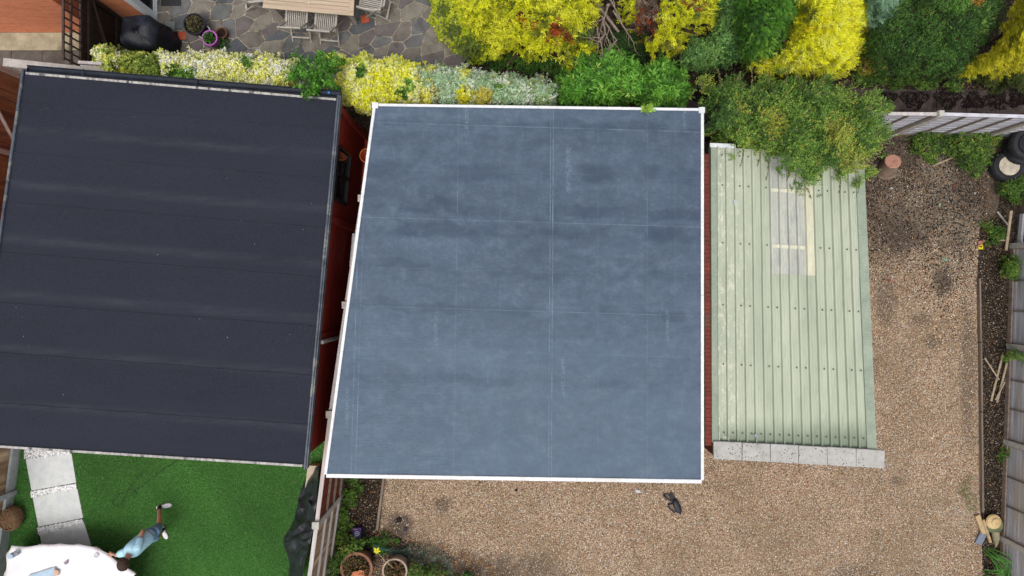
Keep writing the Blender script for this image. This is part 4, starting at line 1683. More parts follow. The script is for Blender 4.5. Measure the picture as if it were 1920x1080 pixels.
mb.bar(P(152, 124, 1.8), P(200, 127, 1.8), .04, .04)
mb.build('cap_rail', M_RAILW, gt)

# ------------------------------------------------------------------ patio things
# covered barbecue
def cover_mesh():
    mb = MB()
    c = P(287, 78, .35)
    L, W, Hh = .76, .70, .98
    nu, nv = 48, 20
    rr = random.Random(4)
    vs, fs = [], []
    for j in range(nv + 1):
        t = j / nv
        for i in range(nu):
            a = 2 * math.pi * i / nu
            if t < .6:
                z = Hh * .8 * (1 - t / .6)
                z = Hh * .78 * (t / .6)
                k = 1.0 + .04 * (1 - t / .6) * math.sin(a * 9 + 1) - .05 * (t / .6)
            else:
                q_ = (t - .6) / .4
                z = Hh * .78 + Hh * .22 * math.sin(q_ * math.pi / 2)
                k = .95 * math.cos(q_ * math.pi / 2) ** .7 + .0
            ca, sa = math.cos(a), math.sin(a)
            e = .55
            x = math.copysign(abs(ca) ** e, ca) * L / 2 * k
            y = math.copysign(abs(sa) ** e, sa) * W / 2 * k
            x += .022 * math.sin(a * 5 + z * 7) * k + .014 * math.sin(z * 19 + a * 3)
            y += .020 * math.cos(a * 4 + z * 9) * k
            z += (.03 * abs(math.sin(x * 5 + y * 3)) + .02 * abs(math.cos(y * 8 - x * 5))) * (1 if t > .5 else 0)
            th = -.08
            vs.append((c.x + x * math.cos(th) - y * math.sin(th), c.y + x * math.sin(th) + y * math.cos(th), max(.01, z)))
    for j in range(nv):
        for i in range(nu):
            fs.append((j * nu + i, j * nu + (i + 1) % nu, (j + 1) * nu + (i + 1) % nu, (j + 1) * nu + i))
    fs.append(tuple(range(nv * nu, (nv + 1) * nu)))
    mb.add(vs, fs)
    return mb, c


M_COVER = mat('black fabric cover', C(28, 31, 42), C(17, 19, 26), 5, .5, .4, .02, c=C(38, 43, 58))
bb = thing('barbecue', 'barbecue under a creased black fabric cover beside the patio door', 'barbecue', P(274, 70, 0))
mb, c = cover_mesh()
mb.build('cover', M_COVER, bb, smooth=True)
for dx in (-.3, .3):
    mb = MB()
    mb.tube([(c.x + dx, c.y + .27, .05), (c.x + dx + .04, c.y + .27, .05)], .05, 12)
    mb.build('wheel', M_BLACK_PLASTIC, bb)

# manhole slab, red tiles, mat
mb = MB()
w = [P(312, 40), P(331, 43), P(328, 70), P(309, 68)]
mb.prism([(p.x, p.y) for p in w][::-1], .03, .055)
o = mb.build('cover_plate', mat('pale green grey plate', C(130, 136, 130), C(108, 112, 108), 7, .7))
bv = o.modifiers.new('bevel', 'BEVEL'); bv.width = .02; bv.segments = 3
tag(o, 'grey rounded cover plate on the patio beside the barbecue', 'cover plate')
for (u, v, a, lab) in ((343, 68, .02, 'small red square tile near the plant pots'), (685, 37, .2, 'small orange square tile right of the garden table')):
    p = P(u, v)
    mb = MB()
    s = .078
    pts = [(p.x + s * (math.cos(a) * i - math.sin(a) * j), p.y + s * (math.sin(a) * i + math.cos(a) * j)) for i, j in ((-1, -1), (1, -1), (1, 1), (-1, 1))]
    mb.prism(pts, .02, .040)
    tag(mb.build('floor_tile', mat('orange quarry tile', C(196, 96, 66), C(170, 76, 52), 8)), lab, 'tile', 'red tiles let into the crazy paving')
mb = MB()
p0, p1 = P(304, -10), P(341, 12)
mb.box(p0.x, p1.y, .03, p1.x, p0.y, .05)
tag(mb.build('doormat', mat('black speckled rubber', C(34, 34, 38), C(70, 70, 74), 60, .9, .8, .01)), 'black speckled doormat outside the patio door', 'mat')


def pot(name, label, c, r0, r1, h, m, rimw=.02, group=None, soil=True, tilt=None, z0=.03, seg=36):
    t = thing(name, label, 'plant pot', (c.x, c.y, z0), group)
    M = Matrix.Translation((c.x, c.y, z0)) @ (tilt or Matrix())
    mb = MB()
    mb.lathe([(r0 * .9, 0), (r0, .01), (r1, h * .86), (r1 + .012, h * .87), (r1 + .012, h), (r1 - rimw, h), (r1 - rimw - .004, h * .9), (r1 - rimw - .01, h * .8)], M, seg)
    mb.build('pot', m, t, smooth=False)
    if soil:
        mb = MB()
        mb.lathe([(r1 - rimw - .006, h * .85), (r1 * .4, h * .88), (0, h * .87)], M, seg)
        mb.build('compost', mat('compost', C(52, 40, 32), C(30, 24, 20), 30, 1, .9, .02), t)
    return t


M_PURPLE = mat('purple plastic', C(190, 110, 186), C(164, 84, 164), 5, .4, .05)
PG = [(3, C(62, 108, 44)), (2, C(88, 138, 58)), (1, C(40, 78, 34))]
PD = [(2, C(120, 108, 76)), (2, C(92, 98, 56)), (1, C(70, 88, 44)), (1, C(150, 132, 104))]


def tuft(name, c, r, z, pal, n, L, parent, seed, Ls=.12, W=.02, flat=.5):
    """a small plant round a centre"""
    rr = np.random.default_rng(seed)
    a = rr.uniform(0, 6.28, n)
    q = np.sqrt(rr.random(n)) * r
    pos = np.stack([c.x + q * np.cos(a), c.y + q * np.sin(a), z + rr.uniform(-.03, .06, n) * (1 + Ls * 3)], 1)
    d = norm(np.stack([np.cos(a) * q / r + rr.normal(size=n) * .5, np.sin(a) * q / r + rr.normal(size=n) * .5, np.full(n, flat) + rr.random(n) * .4], 1))
    w = np.array([p[0] for p in pal], float)
    pc = np.array([p[1][:3] for p in pal])
    col = pc[rr.choice(len(pal), n, p=w / w.sum())] * rr.uniform(.75, 1.25, (n, 1))
    LL = rr.uniform(.6, 1.2, n) * L
    V, Fi, Cc = leaf_arrays(pos, d, LL, W * rr.uniform(.7, 1.2, n), col, r=rr)
    return np_mesh(name, V, Fi, Cc, M_LEAF, parent, origin=None)


c = P(365, 46, .33)
t = pot('plant_pot', 'large black plant pot of withered stems on the patio', c, .15, .205, .33, M_BLACK_PLASTIC, .012, 'plant pots on the patio')
tuft('plant', c, .14, .32, PD, 300, .06, t, 41, W=.012)
c = P(394, 72, .28)
t = pot('plant_pot', 'purple plant pot with a leafy green plant, beside the black pot', c, .11, .145, .28, M_PURPLE, .016, 'plant pots on the patio')
tuft('plant', c, .095, .27, PG, 260, .05, t, 42, W=.026)
c = P(417, 63, .12)
t = pot('plant_pot', 'small brown empty plant pot right of the purple pot', c, .09, .10, .14, mat('brown plastic', C(118, 70, 40), C(90, 52, 30), 6, .6), .008, 'plant pots on the patio')
c = P(378, 60, .2)
t = pot('plant_pot', 'pale lilac pot mostly hidden behind the black pot', c + Vector((.05, .0, 0)), .10, .13, .2, mat('lilac plastic', C(190, 180, 200), None, 5, .5), .01, 'plant pots on the patio')
c = P(387, 108, .1)
t = pot('plant_pot', 'buff pot rim half hidden behind the yellow hedge', c, .12, .15, .12, mat('buff clay', C(170, 156, 124), None, 6), .02, 'plant pots on the patio')
w_ = thing('patio_weed', 'low green weed growing at the foot of the purple pot', 'weed', P(420, 84, .0))
tuft('leaves', P(418, 84), .14, .05, PG, 260, .05, w_, 43, W=.025)

# garden table
M_TEAK = wood('silvered teak', C(206, 188, 164), C(178, 158, 134), 'x', C(190, 166, 146))
M_TEAKC = mat('pale silvered teak', C(196, 190, 182), C(168, 160, 150), 14, .8, .3)
tb = thing('garden_table', 'long pale slatted wooden garden table on the crazy paving', 'table', P(578, -10, 0))
ZT = .74
c0, c1 = P(493, 15, ZT), P(663, 30, ZT)
c2, c3 = P(668, -70, ZT), P(498, -84, ZT)
ax = (c1 - c0).normalized()
ay = (c3 - c0).normalized()
Lx, Ly = (c1 - c0).length, (c3 - c0).length
mb = MB()
fw = .085
mb.bar(c0 + ay * fw / 2, c1 + ay * fw / 2, fw, .03, bev=.004)
mb.bar(c3 - ay * fw / 2, c2 - ay * fw / 2, fw, .03, bev=.004)
for s_ in (0, 1, .5):
    o_ = c0 + ax * (fw / 2 + (Lx - fw) * s_)
    mb.bar(o_ + ay * (fw + .002), o_ + ay * (Ly - fw - .002), fw if s_ != .5 else .06, .029, bev=.004)
ns = 11
sw = (Ly - 2 * fw) / ns
for k in range(ns):
    yy = fw + sw * (k + .5)
    for s0, s1 in ((fw, Lx / 2 - .032), (Lx / 2 + .032, Lx - fw)):
        mb.bar(c0 + ay * yy + ax * s0, c0 + ay * yy + ax * s1, sw - .007, .022, bev=.003)
mb.build('tabletop', M_TEAK, tb)
for (a, b) in ((.12, .12), (Lx - .12, .12), (.12, Ly - .12), (Lx - .12, Ly - .12)):
    p = c0 + ax * a + ay * b
    mb = MB()
    mb.bar((p.x, p.y, .03), (p.x, p.y, ZT - .03), .07, .07, up=(0, 1, 0))
    mb.build('leg', M_TEAKC, tb)
mb = MB()
for b in (.14, Ly - .14):
    mb.bar(c0 + ax * .15 + ay * b - Vector((0, 0, .06)), c0 + ax * (Lx - .15) + ay * b - Vector((0, 0, .06)), .025, .07)
mb.build('apron', M_TEAKC, tb)


def chair(label, c, rot, arms=False):
    """c: seat centre on the ground; the back is on the local -y side"""
    t = thing('garden_chair', label, 'chair', (c.x, c.y, 0), 'slatted wooden chairs round the garden table')
    R = Matrix.Translation((c.x, c.y, 0)) @ Matrix.Rotation(rot, 4, 'Z')
    T = lambda x, y, z: R @ Vector((x, y, z))
    yv = R.to_3x3() @ Vector((0, 1, 0))
    mb = MB()
    for k in range(11):
        x = -.19 + k * .038
        mb.bar(T(x, -.19, .45), T(x, .2, .45), .022, .018)
    mb.bar(T(-.21, -.20, .44), T(-.21, .21, .44), .026, .035)
    mb.bar(T(.21, -.20, .44), T(.21, .21, .44), .026, .035)
    mb.bar(T(-.225, -.205, .44), T(.225, -.205, .44), .03, .035)
    mb.bar(T(-.225, .215, .44), T(.225, .215, .44), .03, .035)
    mb.build('seat', M_TEAKC, t)
    mb = MB()
    mb.bar(T(-.225, -.37, .86), T(.225, -.37, .86), .03, .05, bev=.008)
    for k in range(5):
        x = -.14 + k * .07
        mb.bar(T(x, -.225, .50), T(x, -.365, .84), .02, .012, up=yv)
    mb.bar(T(-.20, -.222, .50), T(.20, -.222, .50), .02, .035)
    mb.build('backrest', M_TEAKC, t)
    for sx in (-1, 1):
        mb = MB()
        mb.bar(T(sx * .212, .16, .02), T(sx * .212, -.37, .86), .022, .03, up=yv)
        mb.build('leg', M_TEAKC, t)
        mb = MB()
        mb.bar(T(sx * .188, -.34, .02), T(sx * .188, .16, .44), .022, .036, up=yv)
        mb.build('leg', M_TEAKC, t)
    mb = MB()
    mb.bar(T(-.176, -.28, .10), T(.176, -.28, .10), .035, .022)
    mb.build('stretcher', M_TEAKC, t)
    if arms:
        for sx in (-1, 1):
            mb = MB()
            mb.tube([T(sx * .25, .22, .62), T(sx * .27, .05, .66), T(sx * .26, -.15, .66), T(sx * .22, -.28, .68)], .022, 8)
            mb.build('armrest', M_TEAKC, t)
    return t


chair('left of two slatted chairs pushed under the near side of the table', P(556, 32, .45), math.radians(-3))
chair('right of two slatted chairs pushed under the near side of the table', P(611, 38, .45), math.radians(-5))
chair('slatted armchair standing at the right end of the table', P(697, 0, .45), math.radians(78), True)
chair('slatted chair mostly out of frame at the left end of the table', P(474, -16, .45), math.radians(-84))

# ------------------------------------------------------------------ plants
YEL = [(4, C(250, 240, 96)), (3, C(255, 248, 150)), (2, C(244, 228, 60)), (1, C(206, 206, 70)), (.4, C(130, 160, 60))]
CREAM = [(4, C(250, 246, 150)), (3, C(255, 252, 190)), (2, C(240, 234, 110)), (1, C(214, 214, 96)), (.4, C(120, 150, 62))]
GOLD = [(4, C(248, 226, 60)), (3, C(244, 218, 40)), (2, C(244, 232, 140)), (1, C(180, 176, 60)), (.6, C(130, 140, 50))]
PALE = [(4, C(166, 190, 156)), (3, C(206, 220, 196)), (2, C(150, 178, 136)), (1, C(112, 146, 98)), (.3, C(216, 204, 120))]
DKG = [(3, C(46, 96, 34)), (2, C(66, 122, 44)), (1, C(34, 72, 28))]
MIDG = [(3, C(72, 122, 50)), (2, C(100, 150, 62)), (1, C(50, 96, 40))]

plant('variegated_shrub', 'yellow green variegated shrub at the left end of the hedge', 'shrub',
      [(172, 98), (196, 86), (225, 98), (262, 104), (305, 100), (318, 150), (310, 165), (175, 150), (182, 122)], .7, 1.9,
      [(3, C(226, 220, 96)), (3, C(120, 146, 60)), (2, C(160, 176, 76)), (2, C(240, 236, 170)), (1, C(84, 116, 46))], group='shrubs of the variegated hedge',
      n=2000, k=9, L=.046, W=.030, Ls=.08, edge=24, seed=11, clump=.12, cdepth=.13, inner=.15, gain=1.45,
      patches=[(262, 120, 24, [(2, C(88, 120, 50)), (1, C(130, 150, 64))]), (290, 128, 20, [(2, C(100, 132, 54)), (1, C(70, 100, 42))])])
plant('variegated_shrub', 'cream leaved variegated shrub behind the felt roof gutter', 'shrub',
      [(300, 102), (350, 106), (400, 104), (450, 106), (500, 110), (552, 116), (560, 175), (440, 180), (300, 160)], .8, 2.05, CREAM, group='shrubs of the variegated hedge',
      n=3600, k=9, L=.046, W=.032, Ls=.07, edge=22, seed=12, clump=.10, cdepth=.10, inner=.12, gain=1.5, patches=[(328, 140, 14, DKG), (350, 145, 16, MIDG), (463, 118, 9, MIDG)])
plant('climber', 'dark green climber pushing through the hedge onto the felt roof', 'climber',
      [(545, 118), (580, 112), (625, 108), (640, 118), (625, 140), (640, 165), (622, 172), (596, 172), (578, 190), (568, 178), (575, 160), (552, 145)], 2.50, 2.78,
      [(3, C(50, 112, 32)), (2, C(72, 138, 44)), (1, C(34, 80, 26))], stems=4, n=330, k=8, L=.05, W=.03, Ls=.09, edge=24, seed=13, clump=.12, inner=.2, rag=12)
plant('variegated_shrub', 'golden yellow shrub bulging between the two big roofs', 'shrub',
      [(618, 112), (660, 108), (700, 114), (740, 116), (790, 124), (800, 160), (795, 205), (705, 202), (698, 212), (668, 204), (640, 190), (632, 170), (640, 140)], .8, 2.1, YEL, group='shrubs of the variegated hedge',
      n=3300, k=9, L=.048, W=.034, Ls=.07, edge=22, seed=14, clump=.11, cdepth=.11, inner=.12, gain=1.5,
      patches=[(712, 150, 20, GOLD), (676, 138, 10, DKG), (735, 182, 14, GOLD), (755, 178, 9, DKG), (690, 190, 22, GOLD), (770, 158, 12, MIDG)])
plant('variegated_shrub', 'pale silver green variegated shrub behind the white roof edge', 'shrub',
      [(780, 128), (830, 130), (872, 132), (905, 140), (940, 140), (965, 150), (1000, 150), (1040, 162), (1048, 185), (1040, 206), (785, 205)], .8, 2.1, PALE, group='shrubs of the variegated hedge',
      n=4200, k=9, L=.042, W=.022, Ls=.08, edge=22, seed=15, clump=.11, cdepth=.15, inner=.15, gain=1.3,
      patches=[(872, 182, 14, GOLD), (905, 188, 16, [(2, C(190, 180, 80)), (1, C(150, 160, 90))]), (808, 132, 10, YEL), (874, 138, 12, YEL), (790, 190, 14, GOLD), (935, 165, 7, MIDG)])
plant('laurel_shrub', 'glossy bright green long leaved shrub behind the blue roof', 'shrub',
      [(1050, 150), (1075, 128), (1090, 100), (1120, 112), (1140, 95), (1165, 110), (1205, 128), (1240, 112), (1258, 130), (1282, 145), (1286, 175), (1272, 195), (1240, 203), (1225, 214), (1212, 204), (1180, 206), (1050, 202), (1042, 180)],
      .7, 2.3, [(4, C(60, 126, 40)), (3, C(82, 150, 52)), (2, C(44, 98, 34)), (.6, C(120, 168, 70))],
      n=1500, k=9, L=.095, W=.030, Ls=.14, edge=36, seed=16, clump=.17, cdepth=.26, inner=.35)
sprig = crown('sprig', [(1204, 200), (1222, 200), (1224, 212), (1213, 216), (1205, 208)], 2.56, 2.62, [(1, C(120, 168, 70))], n=14, k=7, L=.07, W=.026, Ls=.07, edge=8, seed=161, clump=.2, cdepth=.02, inner=0, rag=2, parent=bpy.data.objects['laurel_shrub'])
CON_Y = [(4, C(206, 208, 36)), (3, C(184, 190, 30)), (3, C(226, 222, 60)), (2, C(140, 156, 30)), (1, C(92, 112, 26))]
RUST = [(2, C(150, 66, 34)), (2, C(120, 60, 40)), (1, C(174, 90, 44)), (.6, C(90, 62, 44))]
GREY = [(2, C(120, 104, 92)), (1, C(86, 70, 60)), (1, C(60, 48, 40))]
plant('clipped_conifer', 'rounded clipped yellow green conifer at the edge of the patio', 'conifer',
      [(806, -60), (804, 10), (812, 45), (828, 78), (850, 100), (880, 114), (912, 120), (938, 112), (920, 60), (900, -60)], .25, 2.2,
      [(4, C(176, 190, 30)), (3, C(140, 160, 34)), (2, C(204, 206, 50)), (2, C(88, 116, 30))], trunk='trunk', stems=2, tr=.06,
      n=3200, k=9, L=.032, W=.013, Ls=.05, edge=60, seed=17, clump=.07, cdepth=.04, spread=.8, inner=.2,
      patches=[(850, 60, 16, [(2, C(84, 110, 34)), (1, C(60, 90, 30))]), (880, 95, 26, [(2, C(84, 110, 34)), (1, C(60, 90, 30))]), (832, 20, 12, [(2, C(84, 110, 34)), (1, C(60, 90, 30))])])
plant('golden_conifer', 'feathery yellow green conifer with rusty brown patches, beside the patio', 'conifer',
      [(846, -70), (850, 10), (872, 52), (896, 78), (922, 96), (932, 118), (945, 106), (970, 96), (1010, 108), (1040, 98), (1062, 122), (1074, 132), (1078, 96), (1104, 112), (1110, 90), (1104, 60), (1120, 20), (1112, -70)], .9, 3.0,
      CON_Y, trunk='trunk', stems=3, tr=.07, n=3300, k=12, L=.06, W=.015, Ls=.18, edge=70, seed=18, clump=.20, cdepth=.42, spread=1.3, inner=.3,
      flow=(.9, 7.6, -.4), flow_w=.35, tuft=.75,
      patches=[(975, 30, 9, RUST), (1034, 55, 12, RUST), (1068, 78, 10, RUST), (1012, 45, 6, RUST), (1072, 50, 6, RUST), (1000, 66, 6, RUST), (960, 5, 9, [(1, C(70, 90, 30))]), (1095, 68, 14, [(1, C(70, 110, 36)), (1, C(50, 84, 30))])])
plant('golden_conifer', 'ragged yellow conifer with grey dead centre, right of bare branches', 'conifer',
      [(1166, -70), (1166, 40), (1176, 52), (1185, 40), (1196, 66), (1210, 66), (1214, 95), (1240, 106), (1262, 100), (1280, 84), (1282, 60), (1318, 56), (1332, 52), (1328, 30), (1340, 10), (1330, -70)], .9, 2.8,
      CON_Y, trunk='trunk', stems=3, tr=.07, n=1500, k=12, L=.06, W=.015, Ls=.16, edge=60, seed=19, clump=.22, cdepth=.36, spread=1.3, inner=.3,
      flow=(3.1, 7.4, -.4), flow_w=.3, tuft=.75,
      patches=[(1215, 18, 26, GREY), (1210, 42, 26, GREY + RUST), (1290, -5, 18, RUST), (1300, 30, 12, [(1, C(84, 104, 34))]), (1250, 85, 14, [(2, C(130, 140, 40)), (1, C(80, 96, 34))])])
# dead branches between them
db = thing('dead_branches', 'bare grey twisted branches between the two yellow conifers', 'branches', P(1150, 30, 0))
mb = MB()
rr = random.Random(9)
root = P(1165, 30, .3)


def branch(p, d, l, r0, depth):
    pts, rs = [p], [r0]
    for i in range(4):
        d = (d + Vector((rr.uniform(-.35, .35), rr.uniform(-.35, .35), rr.uniform(-.2, .2)))).normalized()
        p = p + d * l / 4
        pts.append(p)
        rs.append(r0 * (1 - .15 * (i + 1)))
        if depth and i >= 1:
            branch(p, (d + Vector((rr.uniform(-.9, .9), rr.uniform(-.9, .9), rr.uniform(-.2, .5)))).normalized(), l * .55, r0 * .5, depth - 1)
    mb.tube(pts, rs, 6)


for (u, v, z, du, dv) in ((1150, 20, 1.3, .5, .9), (1128, 30, 1.5, .2, .9), (1140, 10, 1.6, -.3, 1), (1120, 50, 1.5, .1, 1), (1165, 40, 1.1, -.2, -.8), (1130, 40, 1.7, .3, .6)):
    branch(P(u, v, z), Vector((du, -dv * .7, .1)), .55, .020, 2)
mb.tube([P(1150, 8, .0), P(1140, 10, 1.3)], [.05, .03], 8)
mb.tube([P(1110, 0, 1.3), P(1137, 30, 1.45), P(1160, 60, 1.5)], [.03, .028, .024], 8)
mb.build('branch', mat('dead grey wood', C(172, 158, 146), C(120, 104, 94), 14), db)
crown('twigs', [(1095, 20), (1130, 15), (1140, 60), (1110, 85), (1088, 60)], 1.0, 1.6, GREY + [(2, C(140, 92, 62))], n=330, k=8, L=.09, W=.006, Ls=.12, edge=30, seed=22, clump=.2, spread=2, parent=db)

SMG = [(4, C(74, 124, 74)), (3, C(96, 148, 84)), (2, C(50, 96, 56)), (1, C(130, 176, 104))]
plant('small_leaved_shrub', 'mid green small leaved shrub left of the dark green conifer', 'shrub',
      [(1280, 92), (1296, 75), (1330, 70), (1338, 40), (1345, -60), (1392, -60), (1392, 60), (1400, 110), (1370, 128), (1330, 132), (1290, 136), (1272, 120)], .5, 1.9,
      SMG, n=2700, k=9, L=.028, W=.018, Ls=.09, edge=40, seed=23, clump=.18, cdepth=.2)
plant('dark_conifer', 'deep green dense conifer between small leaved shrub and golden conifer', 'conifer',
      [(1378, -60), (1376, 50), (1384, 90), (1402, 112), (1440, 110), (1464, 92), (1476, 50), (1500, 20), (1512, -60)], .7, 2.9,
      [(4, C(48, 104, 34)), (3, C(66, 130, 40)), (2, C(32, 74, 28)), (1, C(96, 150, 50))], trunk='trunk', stems=2, tr=.07,
      n=2800, k=11, L=.055, W=.011, Ls=.13, edge=50, seed=24, clump=.13, cdepth=.14, flow=(4.6, 7.6, -1.0), flow_w=.45, tuft=.5, spread=.9)
GOLDC = [(4, C(244, 228, 40)), (3, C(240, 222, 34)), (3, C(250, 238, 90)), (1, C(206, 190, 30)), (.3, C(140, 130, 30))]
plant('golden_conifer', 'large bright golden conifer, the brightest yellow of the row', 'conifer',
      [(1482, -60), (1478, 40), (1476, 70), (1450, 100), (1412, 112), (1402, 132), (1420, 138), (1480, 136), (1530, 136), (1560, 142), (1590, 124), (1602, 112), (1600, 92), (1616, 78), (1604, 60), (1620, 52), (1618, 20), (1612, -60)], .5, 3.0,
      GOLDC, trunk='trunk', stems=3, tr=.08, n=4200, k=12, L=.06, W=.012, Ls=.15, edge=70, seed=25, clump=.15, cdepth=.26, flow=(5.6, 6.6, -.6), flow_w=.33, tuft=.7, spread=1.1, gain=1.5,
      patches=[(1512, 28, 12, [(1, C(96, 110, 34)), (1, C(66, 84, 30))])])
DKH = [(4, C(40, 82, 34)), (3, C(56, 102, 44)), (2, C(28, 62, 28)), (.5, C(84, 128, 56))]
plant('dark_hedge', 'big dark green small leaved hedge at the top right', 'hedge',
      [(1622, -60), (1626, 50), (1608, 90), (1622, 120), (1650, 142), (1700, 150), (1780, 155), (1830, 150), (1815, 125), (1850, 70), (1875, 30), (1880, -60)], .35, 2.2,
      DKH, n=6400, k=9, L=.028, W=.017, Ls=.09, edge=60, seed=26, clump=.2, cdepth=.2,
      patches=[(1800, 10, 18, [(1, C(76, 130, 50)), (1, C(60, 110, 44))]), (1830, 5, 10, [(1, C(170, 130, 50))])])
plant('blue_conifer', 'blue green conifer between golden conifer and dark hedge', 'conifer',
      [(1618, -60), (1622, 20), (1630, 52), (1655, 40), (1680, 14), (1710, -60)], 1.2, 2.6,
      [(3, C(90, 136, 126)), (2, C(62, 106, 98)), (1, C(120, 164, 150))], trunk='trunk', stems=2, tr=.06, n=900, k=10, L=.055, W=.011, Ls=.13, edge=40, seed=27, clump=.13, flow=(6.9, 7.2, -1), flow_w=.5, tuft=.5)
plant('golden_conifer', 'olive yellow conifer in the top right corner', 'conifer',
      [(1905, -60), (1900, 20), (1880, 45), (1866, 80), (1826, 108), (1790, 122), (1792, 134), (1840, 136), (1900, 126), (1960, 120), (1990, -60)], .5, 2.4,
      [(4, C(176, 170, 30)), (3, C(150, 148, 28)), (2, C(206, 196, 46)), (1, C(96, 104, 26))], trunk='trunk', stems=2, tr=.06, n=2600, k=11, L=.06, W=.011, Ls=.12, edge=60, seed=28, clump=.13, cdepth=.15, flow=(9.5, 7.2, -.8), flow_w=.6, tuft=.5)
plant('blue_conifer', 'small blue green bush at the right edge below the olive conifer', 'bush',
      [(1900, 126), (1925, 118), (1960, 150), (1922, 143), (1905, 140)], .3, .8, [(3, C(104, 148, 136)), (2, C(74, 116, 106))], n=260, k=8, L=.03, W=.012, seed=29, stems=2)
plant('mottled_shrub', 'low yellow and pink leaved plant under the golden conifer', 'shrub',
      [(1600, 108), (1630, 104), (1652, 122), (1660, 138), (1630, 142), (1602, 135)], .2, .6, [(2, C(150, 150, 60)), (1, C(170, 130, 100)), (2, C(60, 90, 40)), (1, C(196, 184, 90))], n=260, k=7, L=.04, W=.02, seed=31, stems=3)
for i, (pl, lab, pal) in enumerate((
        ([(900, 112), (960, 100), (1050, 108), (1085, 120), (1070, 140), (1000, 136), (920, 126)], 'shaded ivy under the rusty conifer', DKG),
        ([(1140, 60), (1200, 66), (1220, 100), (1200, 120), (1160, 105)], 'dark ivy below the bare branches', [(3, C(36, 70, 36)), (2, C(50, 90, 44))]),
        ([(1400, 132), (1520, 134), (1560, 146), (1500, 156), (1440, 150)], 'olive undergrowth beneath the golden conifer', [(3, C(96, 104, 44)), (2, C(70, 84, 36)), (1, C(120, 92, 60))]),
        ([(1600, 138), (1700, 150), (1790, 158), (1800, 168), (1690, 162), (1600, 152)], 'low green ground plant along the back path', [(3, C(60, 100, 44)), (2, C(84, 126, 56))]),
        ([(1820, 145), (1920, 138), (1920, 165), (1860, 170)], 'grassy undergrowth right of the dark hedge', [(3, C(64, 84, 40)), (2, C(50, 70, 34))]))):
    plant('undergrowth', lab, 'undergrowth', pl, .15, .5, pal, n=620, k=8, L=.035, W=.018, Ls=.08, seed=50 + i, stems=3, tr=.01, inner=.1, edge=20)

SH = [(4, C(86, 134, 58)), (3, C(72, 118, 54)), (3, C(110, 152, 66)), (2, C(54, 94, 44)), (1, C(142, 160, 66)), (.3, C(170, 150, 96))]
big = [(1326, 196), (1312, 172), (1322, 158), (1345, 172), (1370, 150), (1400, 172), (1440, 160), (1470, 152), (1500, 168), (1540, 160), (1580, 180), (1640, 190), (1650, 220), (1640, 262), (1648, 270), (1630, 290), (1620, 312), (1598, 334),
       (1560, 318), (1530, 330), (1520, 355), (1500, 362), (1500, 335), (1470, 330), (1450, 300), (1400, 280), (1360, 270), (1338, 262), (1328, 232)]
bs = plant('arching_shrub', 'large arching small leaved shrub sprawling over the green shelter roof', 'shrub', big, 2.34, 3.0, SH, n=7600, k=10, L=.033, W=.020, Ls=.16,
           edge=60, seed=33, clump=.19, cdepth=.34, spread=1.3, stems=9, tr=.04, inner=.34, rag=20, gain=1.15,
           patches=[(1450, 230, 20, [(2, C(156, 158, 60)), (1, C(120, 146, 60))]), (1560, 250, 26, [(2, C(140, 156, 70)), (1, C(110, 144, 60))]), (1600, 300, 26, [(2, C(124, 154, 62)), (1, C(150, 150, 80))]),
                    (1340, 220, 34, [(2, C(50, 92, 44)), (1, C(70, 116, 52))])])
# long loose shoots
mb = MB()
V, Fi, Cc, off = [], [], [], 0
r = np.random.default_rng(77)
for (u, v, du, dv) in [(1318, 175, -5, -32), (1352, 165, -8, -38), (1380, 160, 8, -25), (1395, 165, -14, -22), (1440, 160, 2, -30), (1470, 158, 10, -36), (1500, 165, -8, -28), (1540, 160, 4, -30), (1570, 172, 18, -22), (1630, 190, 14, -30), (1650, 200, 10, -14),
                       (1425, 285, -6, 28), (1395, 280, -8, 34), (1440, 300, -4, 40), (1575, 330, -2, 34), (1612, 330, -8, 42), (1510, 350, 10, 22), (1480, 320, -6, 20),  (1410, 160, -2, -40), (1590, 175, 10, -34), (1525, 165, -2, -36)]:
    a, b = P(u, v, 2.6), P(u + du, v + dv, 2.45)
    c = a.lerp(b, .5) + Vector((0, 0, .06))
    mb = MB()
    mb.tube([a, c, b], [.006, .004, .002], 5)
    mb.build('shoot', M_BARK, bs)
    n = 46
    t = r.random(n)[:, None]
    A, B, Cm = np.array(a), np.array(b), np.array(c)
    pos = (1 - t) ** 2 * A + 2 * t * (1 - t) * Cm + t ** 2 * B
    d = norm(r.normal(size=(n, 3)) + np.array([0, 0, .4]))
    col = np.array([C(120, 142, 70)[:3], C(170, 144, 104)[:3], C(88, 124, 58)[:3]])[r.choice(3, n)]
    v3, f3, c3 = leaf_arrays(pos, d, r.uniform(.02, .035, n), r.uniform(.012, .018, n), col, r=r)
    V.append(v3); Fi.append(f3 + off); Cc.append(c3); off += len(v3)
np_mesh('shoot_leaves', np.concatenate(V), np.concatenate(Fi), np.concatenate(Cc), M_LEAF, bs)

